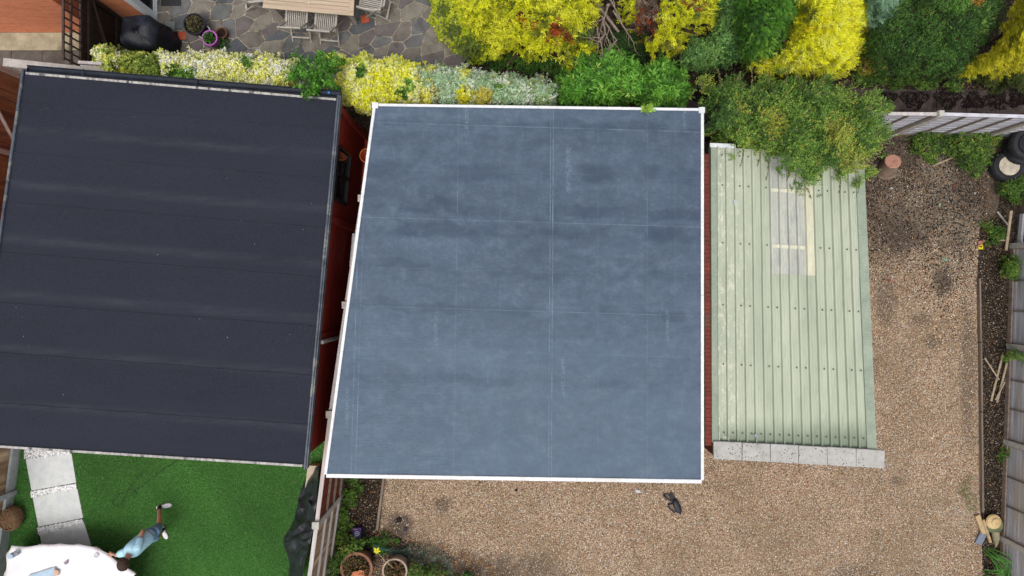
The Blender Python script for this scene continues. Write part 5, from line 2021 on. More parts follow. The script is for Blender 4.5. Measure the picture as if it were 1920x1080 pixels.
WG = [(4, C(60, 102, 40)), (3, C(82, 124, 50)), (2, C(42, 78, 32)), (.8, C(120, 134, 66))]
weeds = [
    ([(1700, 250), (1760, 240), (1800, 238), (1850, 240), (1880, 250), (1868, 275), (1850, 305), (1830, 328), (1800, 318), (1792, 295), (1770, 290), (1740, 300), (1710, 282)], 'sprawling bright green weeds below the white slat fence', 1500, .45),
    ([(1866, 346), (1890, 340), (1925, 330), (1925, 372), (1895, 378), (1878, 364)], 'green leafy weed just below the silver wheel', 480, .5),
    ([(1845, 425), (1868, 420), (1882, 440), (1872, 455), (1850, 455)], 'small fern like weed among broken sticks', 200, .25),
    ([(1878, 485), (1898, 474), (1912, 495), (1905, 525), (1884, 528), (1876, 508)], 'round bright green weed against the right fence', 330, .5),
    ([(1884, 655), (1905, 656), (1925, 664), (1925, 690), (1905, 680), (1888, 668)], 'green weed hanging on the middle of the right fence', 220, .6),
    ([(1874, 838), (1892, 834), (1896, 856), (1878, 860)], 'tiny weed at the lower post of the right fence', 90, .2),
    ([(655, 893), (672, 893), (676, 915), (662, 940), (650, 985), (640, 1020), (628, 1010), (640, 960), (648, 920)], 'green weeds along the foot of the middle fence', 620, .28),
    ([(1802, 905), (1815, 900), (1828, 925), (1830, 955), (1815, 960), (1806, 930)], 'thin patch of moss and grass at the gravel edge', 160, .05),
    ([(612, 1050), (640, 1010), (668, 1000), (690, 1012), (672, 1040), (640, 1070), (640, 1100), (600, 1100)], 'leafy weed left of the terracotta pots', 520, .5),
    ([(765, 1062), (784, 1055), (800, 1066), (798, 1100), (762, 1100)], 'bright green clump right of the pale pot', 240, .5),
    ([(800, 1064), (822, 1058), (838, 1075), (835, 1100), (800, 1100)], 'bright green clump nearest the gravel at the bottom', 240, .45),
    ([(842, 1076), (880, 1074), (900, 1090), (880, 1100), (840, 1100)], 'dark low clump at the bottom edge right of the pots', 160, .3),
    ([(700, 1010), (725, 1000), (740, 1012), (725, 1030), (700, 1028)], 'short dark weed above the terracotta pots', 160, .2),
]
for i, (pl, lab, n, z) in enumerate(weeds):
    plant('weed', lab, 'weed', pl, z * .3, z, WG if 'dark' not in lab else DKG, n=n, k=8, L=.032 if 'moss' not in lab else .015, W=.018 if 'moss' not in lab else .006, Ls=.08 if 'moss' not in lab else .03, edge=20, seed=80 + i, clump=.12, cdepth=.08, stems=3, tr=.006, rag=9, inner=.4, group='weeds in the yard')

# long blades of grass at the bottom right
def blade_clump(label, spots, seed, pal):
    r = random.Random(seed)
    t = thing('long_grass', label, 'grass', P(*spots[0][:2]))
    mb = MB()
    for (u, v, du, dv, n) in spots:
        for k in range(n):
            a = P(u + r.uniform(-8, 8), v + r.uniform(-8, 8), .03)
            L = r.uniform(.25, .5)
            ang = math.atan2(-dv, du) + r.uniform(-.5, .5)
            d = Vector((math.cos(ang), math.sin(ang), 0))
            s = Vector((-d.y, d.x, 0)) * r.uniform(.006, .010)
            pts = [a + d * L * q + Vector((0, 0, .28 * math.sin(q * 2.4))) for q in (0, .3, .6, .85, 1)]
            ws = [.7, 1, 1, .6, .05]
            vs = []
            for p, w in zip(pts, ws):
                vs += [p - s * w, p + s * w + Vector((0, 0, .003))]
            mb.add(vs, [(2 * i, 2 * i + 1, 2 * i + 3, 2 * i + 2) for i in range(4)])
    mb.build('blades', pal, t)


M_BLADE = mat('long grass blade', C(92, 150, 56), C(64, 118, 44), 8, .5, .1)
blade_clump('long green grass blades in the corner by the right fence', [(1850, 1035, 1, .8, 16), (1868, 1060, 1, .5, 14), (1885, 1035, -.2, 1, 12), (1850, 1075, .9, -.4, 10)], 5, M_BLADE)

# ------------------------------------------------------------------ yard things
def rotx(tx, ty, tz):
    return Matrix.Rotation(tz, 4, 'Z') @ Matrix.Rotation(ty, 4, 'Y') @ Matrix.Rotation(tx, 4, 'X')


M_RUBBER = mat('tyre rubber', C(52, 52, 56), C(34, 34, 38), 12, .8, .3)
M_RIMB = mat('black steel rim', C(40, 42, 50), C(26, 28, 34), 6, .4, .1, metal=.4)
M_RIMS = mat('dull cream rim', C(214, 206, 188), C(178, 168, 148), 8, .5, .2, c=C(150, 128, 100))


def wheel(label, M, R, rim):
    t = thing('car_wheel', label, 'wheel', M.to_translation(), 'old car wheels by the back fence')
    w = .2
    ri = R * .64
    mb = MB()
    prof = [(ri, .0), (ri + .01, -.01)]
    prof = [(ri, .02), (ri + .02, -.005), (R * .82, -.012), (R * .95, .005), (R, .035), (R, w - .035), (R * .95, w - .005), (R * .82, w + .012), (ri + .02, w + .005), (ri, w - .02)]
    mb.lathe(prof, M, 48)
    # lathe caps would close the hole: drop them
    mb.f = mb.f[:-2]
    mb.mi = mb.mi[:-2]
    for i in range(60):
        a = 2 * math.pi * i / 60
        for zz in (.06, .10, .14):
            p = Vector((math.cos(a) * R, math.sin(a) * R, zz + (.012 if i % 2 else 0)))
            q_ = Vector((-math.sin(a), math.cos(a), 0))
            mb.bar(M @ (p - q_ * .012), M @ (p + q_ * .012), .028, .012, up=M.to_3x3() @ Vector((0, 0, 1)))
    mb.build('tyre', M_RUBBER, t)
    mb = MB()
    mb.lathe([(ri + .004, w + .012), (ri + .006, w + .002), (ri - .012, w - .01), (ri - .03, w - .08), (ri * .78, w - .10), (ri * .62, w - .07), (ri * .45, w - .05), (ri * .22, w - .055), (ri * .20, w - .02), (0, w - .018)], M, 40)
    rm = mb.build('rim', rim, t)
    mb = MB()
    mb.lathe([(ri * .5, w - .045), (ri * .5, w - .035), (ri * .3, w - .02), (0, w - .012)], M, 24)
    mb.build('hub_cap', M_RIMB, rm)
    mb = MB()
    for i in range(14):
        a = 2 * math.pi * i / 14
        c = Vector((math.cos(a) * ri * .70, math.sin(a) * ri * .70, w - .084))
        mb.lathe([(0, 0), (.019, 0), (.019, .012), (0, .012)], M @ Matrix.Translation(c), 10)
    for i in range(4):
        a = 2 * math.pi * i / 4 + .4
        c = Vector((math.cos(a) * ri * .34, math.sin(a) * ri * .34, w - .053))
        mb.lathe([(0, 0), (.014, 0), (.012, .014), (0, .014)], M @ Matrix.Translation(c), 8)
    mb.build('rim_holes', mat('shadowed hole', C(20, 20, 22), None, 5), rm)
    return t


c1 = P(1916, 278, 0)
wheel('black car wheel lying flat on top, beside the back fence', Matrix.Translation(P(1918, 270, .42)) @ rotx(.10, -.08, 0), .31, M_RIMB)
wheel('lower black car tyre beneath the top black wheel', Matrix.Translation(P(1910, 280, .20)) @ rotx(.06, -.06, 0), .31, M_RIMB)
wheel('car wheel with cream steel rim leaning among the weeds', Matrix.Translation(P(1881, 316, .03)) @ rotx(-.10, -.10, 0) , .30, M_RIMS)

# chimney pot lying against the shrub
cp = thing('chimney_pot', 'terracotta chimney pot with round cap tipped over beside the shelter', 'chimney pot', P(1660, 320, 0))
ma = P(1661, 320, .06)
mbt = P(1674, 303, .42)
dz = (mbt - ma).normalized()
M = Matrix.Translation(ma) @ dz.to_track_quat('Z', 'Y').to_matrix().to_4x4()
Ln = (mbt - ma).length
mb = MB()
mb.lathe([(.18, -.08), (.20, -.04), (.205, 0), (.185, .04), (.155, Ln - .05), (.15, Ln), (.135, Ln), (.13, Ln - .03)], M, 36)
mb.build('body', mat('weathered clay', C(150, 128, 112), C(116, 98, 86), 9, .9, .4, c=C(120, 112, 100)), cp)
mb = MB()
mb.lathe([(.142, Ln - .01), (.152, Ln + .01), (.14, Ln + .02), (.03, Ln + .022), (.02, Ln + .01)], M, 36)
mb.build('cap', mat('pink clay cap', C(196, 148, 128), C(170, 122, 104), 10, .9), cp)

# garden pot with straw coloured dome and pieces at bottom right
ct = thing('clay_vessel', 'straw coloured domed clay vessel with green rim near the right fence', 'vessel', P(1862, 980, 0))
cv = P(1858, 981, .0)
mb = MB()
M = Matrix.Translation(cv)
mb.lathe([(.13, .0), (.165, .02), (.172, .10), (.16, .13)], M, 32)
mb.build('rim', mat('green grey glaze', C(120, 126, 96), C(90, 98, 74), 9, .6), ct)
mb = MB()
M = Matrix.Translation(P(1863, 978, .13))
mb.lathe([(.150, -.02), (.155, 0), (.14, .03), (.10, .045), (.085, .05), (.075, .075), (.03, .08), (.02, .07), (0, .07)], M, 32)
mb.build('dome', mat('straw clay', C(226, 200, 150), C(196, 168, 120), 8, .8), ct)
mb = MB()
a, b = P(1866, 995, .08), P(1868, 1018, .05)
mb.tube([a, a.lerp(b, .6), b, b + Vector((0, -.1, -.02))], [.075, .07, .04, .008], 16)
tag(mb.build('clay_bottle', mat('olive grey clay', C(168, 158, 126), C(130, 122, 96), 8, .8)), 'tapering olive grey bottle below the domed vessel', 'bottle')


def plank(name, label, a, b, w, h, m, group=None, za=.03, zb=.05):
    mb = MB()
    mb.bar(P(*a, za), P(*b, zb), w, h, bev=.003)
    o = mb.build(name, m)
    return tag(o, label, 'wood', group)


M_STICK = mat('weathered stick', C(190, 172, 146), C(150, 132, 110), 14, .9, .4)
plank('wood_offcut', 'pale broad timber offcut beside the domed vessel', (1832, 966), (1845, 1000), .10, .05, mat('fresh timber', C(206, 180, 140), C(176, 150, 114), 9), None, .06, .06)
plank('wood_offcut', 'narrow timber offcut crossing below the domed vessel', (1843, 974), (1857, 1017), .05, .04, mat('split timber', C(196, 170, 130), C(160, 134, 100), 9), None, .10, .06)
plank('metal_scrap', 'blue grey metal scrap beside the timber offcuts', (1845, 997), (1834, 1020), .14, .03, mat('blue grey sheet', C(136, 146, 164), C(104, 112, 126), 8, .6), None, .05, .04)['category'] = 'scrap'
plank('wooden_stake', 'lone wooden stake lying on soil below the green weeds', (1748, 311), (1790, 294), .035, .03, M_STICK)
for i, (a, b, lab) in enumerate((((1858, 752), (1880, 665), 'longest stick of the bundle by the right fence'), ((1869, 755), (1888, 680), 'middle stick of the bundle by the right fence'),
                                 ((1866, 750), (1884, 716), 'shortest stick of the bundle by the right fence'), ((1846, 671), (1873, 712), 'thin stick lying across the bundle by the right fence'))):
    plank('stick', lab, a, b, .04 if i < 2 else .025, .025, M_STICK, 'sticks lying by the right fence', .03 + .012 * i, .05 + .02 * i)
for i, (a, b, lab) in enumerate((((1870, 397), (1892, 425), 'thin broken stick pointing at the brown fence panel'), ((1886, 470), (1896, 395), 'upright broken lath against the brown fence panel'),
                                 ((1865, 452), (1892, 449), 'short lath lying beneath the fern like weed'))):
    plank('lath', lab, a, b, .05 if i == 1 else .03, .03, M_STICK if i else mat('silver lath', C(190, 184, 176), None, 9), 'broken laths by the brown panel', .05, .35 if i == 1 else .1)

# broken bricks and yellow tag
mb = MB()
for (u, v, s) in ((1836, 455, .06), (1843, 452, .04), (1833, 461, .035)):
    p = P(u, v, 0)
    mb.prism([(p.x + s * math.cos(a + u), p.y + s * .7 * math.sin(a + u)) for a in (0.2, 1.2, 2.4, 3.6, 4.9)], 0.005, .05)
tag(mb.build('brick_rubble', mat('broken brick', C(186, 130, 108), C(150, 100, 82), 14)), 'broken pink brick pieces on the bare soil', 'rubble')
mb = MB()
p = P(1837, 463)
mb.box(p.x - .045, p.y - .05, .012, p.x + .05, p.y + .045, .03)
o = mb.build('yellow_tag', mat('yellow plastic', C(238, 214, 40), None, 5, .4))
tag(o, 'small yellow plastic tag beside the broken brick', 'tag')
mb = MB()
mb.box(p.x - .02, p.y - .01, .0305, p.x + .025, p.y + .02, .034)
mb.build('mark', M_BLACK_PLASTIC, o)


# crumpled scraps
def scrap(name, label, u, v, s, m, seed, z=.02, h=.03, cat='litter'):
    r = random.Random(seed)
    p = P(u, v, z)
    mb = MB()
    n = 6
    vs, fs = [], []
    for j in range(n + 1):
        for i in range(n + 1):
            x, y = (i / n - .5), (j / n - .5)
            k = (1 - .55 * r.random()) * (1.25 - 1.1 * (x * x + y * y))
            vs.append((p.x + x * s[0] * 2 * k, p.y + y * s[1] * 2 * k, p.z + r.uniform(0, h)))
    for j in range(n):
        for i in range(n):
            a = j * (n + 1) + i
            fs.append((a, a + 1, a + n + 2, a + n + 1))
    mb.add(vs, fs)
    return tag(mb.build(name, m), label, cat)


M_WPAPER = mat('white scrap', C(226, 228, 230), C(196, 200, 204), 8, .7)
scrap('crumpled_paper', 'crumpled white paper on gravel left of the black bag', 1197, 921, (.07, .05), M_WPAPER, 1)
scrap('plastic_scrap', 'clear plastic scrap on soil right of the shelter', 1671, 353, (.06, .02), M_WPAPER, 2)
scrap('plastic_scrap', 'white scrap on soil near the middle of the back yard', 1827, 363, (.03, .025), M_WPAPER, 3)
scrap('plastic_scrap', 'small red wrapper lying on the dark soil', 1788, 350, (.025, .04), mat('red wrapper', C(190, 90, 84), None, 8), 4)
scrap('plastic_scrap', 'green and white pen like scrap on the soil', 1761, 385, (.02, .05), mat('green scrap', C(120, 190, 130), C(230, 235, 230), 18), 5)
scrap('plastic_scrap', 'red wrapper at the edge of gravel right of the shelter', 1668, 526, (.03, .03), mat('rose wrapper', C(200, 100, 100), None, 8), 6)
scrap('plastic_scrap', 'flat green leaf like scrap on pale soil', 1771, 486, (.07, .04), mat('jade scrap', C(130, 160, 130), C(110, 140, 112), 8), 7, h=.01)
scrap('dark_rag', 'dark rag with white scraps on gravel near the left edging', 748, 975, (.08, .06), mat('dark rag cloth', C(66, 58, 60), C(40, 36, 38), 10), 8, h=.05)
scrap('dark_rag', 'grey rag lying just below the darker rag', 760, 992, (.05, .06), mat('grey rag cloth', C(120, 112, 124), C(70, 62, 70), 14), 9, h=.05)
scrap('blue_wrapper', 'crumpled bright blue wrapper left of the purple box', 644, 1008, (.055, .05), mat('blue film', C(70, 150, 200), C(50, 120, 176), 8, .35), 10, h=.06)
scrap('plastic_scrap', 'pale blue scrap caught on the shelter roof foot', 1418, 817, (.04, .05), mat('pale blue film', C(190, 210, 226), C(150, 172, 190), 9, .4), 11, z=2.14)
scrap('plastic_scrap', 'pale blue scrap on the upper left of the shelter roof', 1379, 379, (.045, .06), mat('pale film', C(200, 214, 220), None, 9, .4), 12, z=2.24, h=.012)
scrap('dead_leaf', 'dark twig scrap on gravel close under the blue roof', 968, 919, (.04, .03), mat('dark twig', C(58, 48, 40), None, 12), 13)

# black bag with straps
bg_ = thing('shoulder_bag', 'small black bag with looped straps lying on the gravel', 'bag', P(1268, 950, 0))
mb = MB()
cb = P(1268, 948, .0)
ang = math.atan2(-(962 - 934), (1274 - 1262))
vs, fs = [], []
nu, nv = 24, 10
for j in range(nv + 1):
    t = j / nv * math.pi
    for i in range(nu):
        a = 2 * math.pi * i / nu
        x = math.cos(a) * .17 * math.sin(t) ** .6 * (1 + .05 * math.sin(3 * a))
        y = math.sin(a) * .075 * math.sin(t) ** .6
        z = .05 - .05 * math.cos(t)
        vs.append((cb.x + x * math.cos(ang) - y * math.sin(ang), cb.y + x * math.sin(ang) + y * math.cos(ang), z + .01))
for j in range(nv):
    for i in range(nu):
        fs.append((j * nu + i, j * nu + (i + 1) % nu, (j + 1) * nu + (i + 1) % nu, (j + 1) * nu + i))
mb.add(vs, fs)
M_BAG = mat('black nylon', C(40, 42, 52), C(26, 28, 36), 10, .5, .3)
mb.build('body', M_BAG, bg_, smooth=True)
mb = MB()
def strap(pts, w=.02):
    for i in range(len(pts) - 1):
        mb.bar(P(*pts[i], .03 + .02 * (i % 2)), P(*pts[i + 1], .03 + .02 * ((i + 1) % 2)), w, .012)
strap([(1262, 940), (1256, 938), (1250, 934), (1245, 930), (1246, 927), (1254, 928), (1258, 932), (1262, 944)], .035)
strap([(1260, 944), (1254, 946), (1253, 950), (1258, 956), (1266, 962)], .03)
strap([(1258, 925), (1262, 932), (1266, 942)], .06)
mb.build('strap', M_BAG, bg_)
mb = MB()
e0 = [P(1263, 944, .085), P(1266, 954, .095), P(1272, 962, .085)]
mb.tube(e0, .004, 6)
mb.build('zip', mat('grey zip', C(120, 124, 134), None, 9, .4), bg_)

# purple carton
bx = thing('carton', 'dark purple detergent carton with round logo in the left bed', 'carton', P(669, 1000, 0))
cs = [P(661, 990, .16), P(677, 990, .16), P(676, 1009, .16), P(661, 1010, .16)]
mb = MB()
mb.prism([(p.x, p.y) for p in cs][::-1], .01, .16)
mb.build('box', mat('purple card', C(64, 50, 116), C(48, 38, 92), 6, .5), bx)
cc_ = (cs[0] + cs[2]) / 2
mb = MB()
mb.lathe([(.032, .1605), (.050, .1605), (.050, .1625), (.032, .1625), (.032, .1605)], Matrix.Translation((cc_.x + .012, cc_.y - .01, 0)), 28)
mb.f = mb.f[:-2]; mb.mi = mb.mi[:-2]
mb.lathe([(0, .1605), (.02, .1605), (.02, .1625), (0, .1625)], Matrix.Translation((cc_.x + .012, cc_.y - .01, 0)), 20)
mb.build('logo_ring', mat('lilac print', C(196, 196, 226), None, 5, .5), bx)
mb = MB()
mb.box(cc_.x - .055, cc_.y + .062, .1606, cc_.x + .02, cc_.y + .082, .1625)
mb.build('stripe', mat('pink print', C(206, 96, 150), None, 5, .5), bx)
mb = MB()
mb.box(cc_.x - .075, cc_.y - .108, .0, cc_.x + .07, cc_.y - .094, .10)
mb.build('label', mat('white card', C(214, 214, 220), None, 5, .5), bx)

# round pots at the bottom
for (u, v, R, h, m, lab, rw, sd_) in ((668, 1066, .31, .46, mat('dull terracotta', C(160, 112, 88), C(122, 88, 70), 8, .9, .4), 'large terracotta pot of dead leaves at the bottom edge', .038, 61),
                                     (740, 1071, .24, .46, mat('pale pinkish clay', C(196, 172, 158), C(160, 138, 124), 8, .9, .4), 'pale rimmed clay pot next to the large terracotta pot', .022, 62)):
    c = P(u, v, h)
    t = pot('plant_pot', lab, c, R * .7, R, h, m, rw, 'pots at the bottom of the yard', True, None, .0, 44)
    tuft('plant', c, R * .75, h * .9, [(3, C(120, 84, 56)), (2, C(74, 96, 44)), (2, C(150, 120, 84)), (1, C(56, 44, 36))], 420, .06, t, sd_, W=.025, flat=.3)
c = P(642, 1082, .3)
t = pot('plant_pot', 'dark pot with thin white rim at the bottom left of the bed', c, .12, .16, .3, mat('dark green plastic', C(60, 80, 76), None, 6, .5), .01, 'pots at the bottom of the yard', True, None, 0)
mb = MB()
c = P(683, 1078, .47)
mb.lathe([(.15, 0), (.12, .03), (.05, .05), (0, .055)], Matrix.Translation((c.x - .12, c.y - .04, .44)) @ rotx(.4, .2, 0), 14, wob=.12)
tag(mb.build('clay_shard', mat('orange shard', C(214, 140, 100), C(190, 112, 78), 9)), 'orange clay shard lying in the large terracotta pot', 'shard')

# green netting
mb = MB()
vs, fs = [], []
n, mm = 34, 9
for j in range(mm + 1):
    for i in range(n + 1):
        s, t = i / n, j / mm
        u = 700 + 150 * s
        v = 1018 + (14 + 26 * s) * t + 14 * (s ** 2) + 8 * math.sin(s * 7) * (1 - t) + 22 * max(0, s - .5) * 1
        z = .04 + .22 * math.sin(min(1, t * 1.2) * math.pi) * (1 - .6 * s) + .03 * math.sin(s * 31 + t * 5)
        vs.append(P(u, v, max(.02, z)))
net = MB()
for j in range(0, mm + 1):
    for i in range(n):
        a = j * (n + 1) + i
        net.bar(vs[a], vs[a + 1], .006, .003)
for i in range(0, n + 1):
    for j in range(mm):
        a = j * (n + 1) + i
        net.bar(vs[a], vs[a + n + 1], .006, .003)
tag(net.build('netting', mat('dark green netting', C(64, 104, 92), C(44, 78, 68), 8, .6)), 'crumpled dark green garden netting behind the clay pots', 'netting')

# plant with yellow flower on a cane
fw_ = thing('flower_stem', 'yellow leaved flower on a bent cane above the pots', 'flower', P(740, 1065, 0))
mb = MB()
mb.tube([P(742, 1068, .35), P(722, 1052, .75), P(708, 1036, .95)], [.006, .006, .004], 6)
mb.build('cane', mat('pale cane', C(190, 180, 130), None, 9), fw_)
mb = MB()
for a in (0, 1.0, 2.2, 3.4, 4.6, 5.4):
    c = P(706, 1033, .96)
    d = Vector((math.cos(a), math.sin(a), .2)) * (.09 if a in (0, 2.2, 1.0) else .06)
    s = Vector((-math.sin(a), math.cos(a), .3)) * .022
    mb.add([c, c + d * .5 + s, c + d, c + d * .5 - s], [(0, 1, 2, 3)])
mb.build('petal', mat('yellow petal', C(226, 222, 40), C(206, 200, 36), 6, .5), fw_)

# ------------------------------------------------------------------ lawn things
# wicker basket (barrel planter) lying by the fence
wb = thing('wicker_basket', 'dark brown round wicker basket against the lawn fence', 'basket', P(36, 965, 0))
mb = MB()
cb = P(35, 966, .0)
for k in range(16):
    t = k / 15
    R = .10 + .105 * math.sin((.15 + .85 * t) * math.pi * .72)
    zz = .02 + .30 * t
    pts = [(cb.x + (R + .008 * math.sin(i * math.pi * 6 / 12 + k * math.pi)) * math.cos(2 * math.pi * i / 32) * .88, cb.y + (R + .008 * math.sin(i * 3 + k * math.pi)) * 1.12 * math.sin(2 * math.pi * i / 32), zz) for i in range(32)]
    mb.tube(pts, .012, 6, closed=True)
for k in range(1, 9):
    rr_ = .17 * k / 9
    mb.tube([(cb.x + rr_ * .88 * math.cos(2 * math.pi * i / 24), cb.y + rr_ * 1.1 * math.sin(2 * math.pi * i / 24), .34 - .03 * (k / 9) ** 2) for i in range(24)], .011, 5, closed=True)
mb.build('weave', mat('dark wicker', C(156, 124, 92), C(100, 76, 54), 26, .8, .5), wb)
mb = MB()
for k in range(10):
    a = 2 * math.pi * k / 10
    mb.bar((cb.x, cb.y, .352), (cb.x + .17 * .9 * math.cos(a), cb.y + .17 * 1.1 * math.sin(a), .33), .016, .014)
mb.build('spoke', mat('brown cane', C(146, 112, 80), C(100, 74, 52), 20), wb)

# thin cable on the lawn
mb = MB()
pts = [(335, 862), (300, 885), (275, 905), (250, 922), (246, 930), (252, 932), (257, 926), (252, 919), (244, 918), (236, 921), (222, 928), (212, 938), (211, 946), (218, 950), (226, 949), (232, 936), (238, 922), (246, 910), (262, 892), (272, 880)]
mb.tube([P(u, v, .040) for u, v in pts], .0045, 6)
tag(mb.build('cable', M_BLACK_PLASTIC), 'thin dark cable looped on the artificial lawn', 'cable')

# table under the white cloth
td = thing('outdoor_table', 'table hidden under a large white cloth at the bottom left', 'table', P(120, 1060, 0))
ZC = .74
ctb = [P(28, 1036, ZC), P(120, 1026, ZC), P(195, 1036, ZC), P(238, 1085, ZC), P(255, 1190, ZC), P(20, 1190, ZC)]
mb = MB()
inn = [p.lerp(sum(ctb, Vector()) / 6, .07) for p in ctb]
mb.prism([(p.x, p.y) for p in inn][::-1], ZC - .05, ZC - .02)
mb.build('tabletop', M_TEAKC, td)
for k in (0, 2, 4, 5):
    p = inn[k].lerp(sum(inn, Vector()) / 6, .45)
    mb = MB()
    mb.bar((p.x, p.y, .01), (p.x, p.y, ZC - .05), .06, .06, up=(0, 1, 0))
    mb.build('leg', M_TEAKC, td)
M_CLOTH = Nodes('white cotton')
M_CLOTH.bump(M_CLOTH.noise(3.5, 3, .5, M_CLOTH.mapv((1, .4, 1), rot=(0, 0, .5)), dist=.8), .5, .05)
M_CLOTH = M_CLOTH.done(M_CLOTH.ramp(M_CLOTH.noise(2, 3), [(.3, C(244, 240, 242)), (.7, C(232, 228, 232))]), .9, .2)
rim = [(12, 1050), (22, 1022), (45, 1026), (70, 1022), (110, 1020), (150, 1021), (180, 1026), (200, 1036), (222, 1055), (240, 1066), (255, 1076), (240, 1092), (258, 1190), (140, 1195), (4, 1195)]
cen = P(125, 1105, ZC)
mb = MB()
nr = 14
vs, fs = [], []
sub = []
for i in range(len(rim)):
    a, b = rim[i], rim[(i + 1) % len(rim)]
    L_ = math.hypot(a[0] - b[0], a[1] - b[1])
    k = max(2, int(L_ / 5))
    for j in range(k):
        t = j / k
        sub.append((a[0] + (b[0] - a[0]) * t, a[1] + (b[1] - a[1]) * t))
m_ = len(sub)
for j in range(nr + 1):
    t = j / nr
    for i, (u, v) in enumerate(sub):
        e = P(u, v, ZC)
        zz = ZC
        p = cen.lerp(e, min(1, t / .86) if t < .86 else 1)
        if t < .86:
            z = ZC + .006 * math.sin(p.x * 16 + p.y * 5) + .006 * math.sin(p.y * 13 - p.x * 7) + .004 * math.sin(p.x * 41 + p.y * 17)
        else:
            d = (t - .86) / .14
            z = ZC - .28 * d
            p = P(u, v, z)
            sc = 1 + .03 * math.sin(i * .9) * d
            p = cen.lerp(p, sc)
        vs.append(Vector((p.x, p.y, z)))
for j in range(nr):
    for i in range(m_):
        a, b = j * m_ + i, j * m_ + (i + 1) % m_
        fs.append((a, a + m_, b + m_, b))
mb.add(vs, fs)
tag(mb.build('tablecloth', M_CLOTH, smooth=True), 'large white cloth draped over the outdoor table', 'tablecloth')
# things on the cloth
gl = thing('glass_bottle', 'glass bottle with pale blue round lid on the white cloth', 'bottle', P(30, 1040, .76))
mb = MB()
M = Matrix.Translation(P(33, 1036, .76))
mb.lathe([(.05, 0), (.052, .01), (.052, .14), (.045, .16)], M, 20)
mg = Nodes('pale glass')
mg.b.inputs['Transmission Weight'].default_value = .7
mb.build('body', mg.done(C(170, 180, 190), .1, .5), gl)
mb = MB()
mb.lathe([(.05, .161), (.052, .165), (.052, .195), (.045, .2), (0, .2)], M, 24)
mb.build('lid', mat('pale blue lid', C(190, 214, 240), None, 5, .4), gl)
mb = MB()
c = P(181, 1041, .755)
mb.lathe([(.038, 0), (.044, .0), (.048, .012), (.044, .012), (.040, .003)], Matrix.Translation(c), 32)
tag(mb.build('saucer', mat('grey white china', C(216, 212, 220), None, 5, .3)), 'small pale round saucer on the cloth near the person', 'saucer')
mb = MB()
c = P(124, 1054, .757)
mb.prism([(c.x + x * .06, c.y + y * .06) for x, y in ((-.7, .0), (-.1, .35), (.5, .8), (.65, .3), (.5, -.5), (.0, -.8))], .757, .775)
tag(mb.build('pebble', mat('mauve stone', C(158, 140, 156), C(136, 118, 134), 9)), 'small mauve stone lying on the white cloth', 'stone')
mb = MB()
cs = [P(104, 1063, .765), P(101, 1110, .765), P(30, 1110, .765), P(55, 1078, .765)]
mb.prism([(p.x, p.y) for p in cs], .757, .775)
tag(mb.build('folder', mat('pale blue card', C(184, 206, 224), C(166, 188, 208), 3, .6)), 'pale blue flat folder on the white cloth at the bottom edge', 'folder')
mb = MB()
cs = [P(103, 1066, .775), P(112, 1070, .775), P(111, 1078, .775), P(103, 1079, .775)]
mb.prism([(p.x, p.y) for p in cs][::-1], .7755, .80)
tag(mb.build('wooden_block', mat('beige block', C(226, 190, 168), None, 6)), 'small beige block beside the pale blue folder', 'block')

# black sheeting slumped over the fence
def m_sheet():
    n = Nodes('black polythene sheeting')
    f = n.noise(3, 5, .6, dist=1.0)
    col = n.ramp(f, [(.3, C(26, 25, 31)), (.7, C(50, 50, 60))])
    n.bump(n.noise(7, 4, .6, dist=2.0), .8, .03)
    return n.done(col, .36, .6)


mb = MB()
prof = [(592, 878, 600, 874), (572, 896, 597, 900), (562, 925, 594, 930), (556, 955, 590, 960), (545, 990, 588, 985), (531, 1008, 583, 1003), (534, 1030, 580, 1022), (541, 1055, 573, 1050), (540, 1100, 566, 1100)]
nn = 5
rs_ = random.Random(8)
rows = []
NS = 20
for j in range(NS + 1):
    t = j / NS * (len(prof) - 1)
    i = min(int(t), len(prof) - 2)
    f = t - i
    a = [prof[i][k] * (1 - f) + prof[i + 1][k] * f for k in range(4)]
    row = []
    for k in range(nn + 1):
        s = k / nn
        z = .05 + .95 * s + (rs_.uniform(-.20, .20) if 0 < k < nn else 0)
        z = max(.03, min(1.62, z))
        u, v = a[0] + (a[2] - a[0]) * s, a[1] + (a[3] - a[1]) * s
        u += rs_.uniform(-3.5, 3.5)
        v += rs_.uniform(-5, 5) if 0 < j < NS else 0
        row.append(P(u, v, z))
    rows.append(row)
vs = [p for r_ in rows for p in r_]
fs = []
for j in range(NS):
    for k in range(nn):
        a = j * (nn + 1) + k
        fs += [(a, a + 1, a + nn + 2), (a, a + nn + 2, a + nn + 1)] if (j * 7 + k * 3) % 5 < 3 else [(a, a + 1, a + nn + 1), (a + 1, a + nn + 2, a + nn + 1)]
mb.add(vs, fs)
tag(mb.build('plastic_sheeting', m_sheet()), 'crumpled black plastic sheeting slumped along the fence by the lawn', 'sheeting')
sb_ = bpy.data.objects['plastic_sheeting'].modifiers.new('sub', 'SUBSURF')
sb_.levels = sb_.render_levels = 1
mb = MB()
cs = [P(577, 873, .25), P(597, 874, .25), P(590, 905, .25), P(572, 914, .25)]
mb.prism([(p.x, p.y) for p in cs][::-1], .02, .25)
tag(mb.build('beige_board', mat('beige board', C(206, 192, 170), C(182, 168, 146), 6)), 'upright beige board at the head of the black sheeting', 'board')

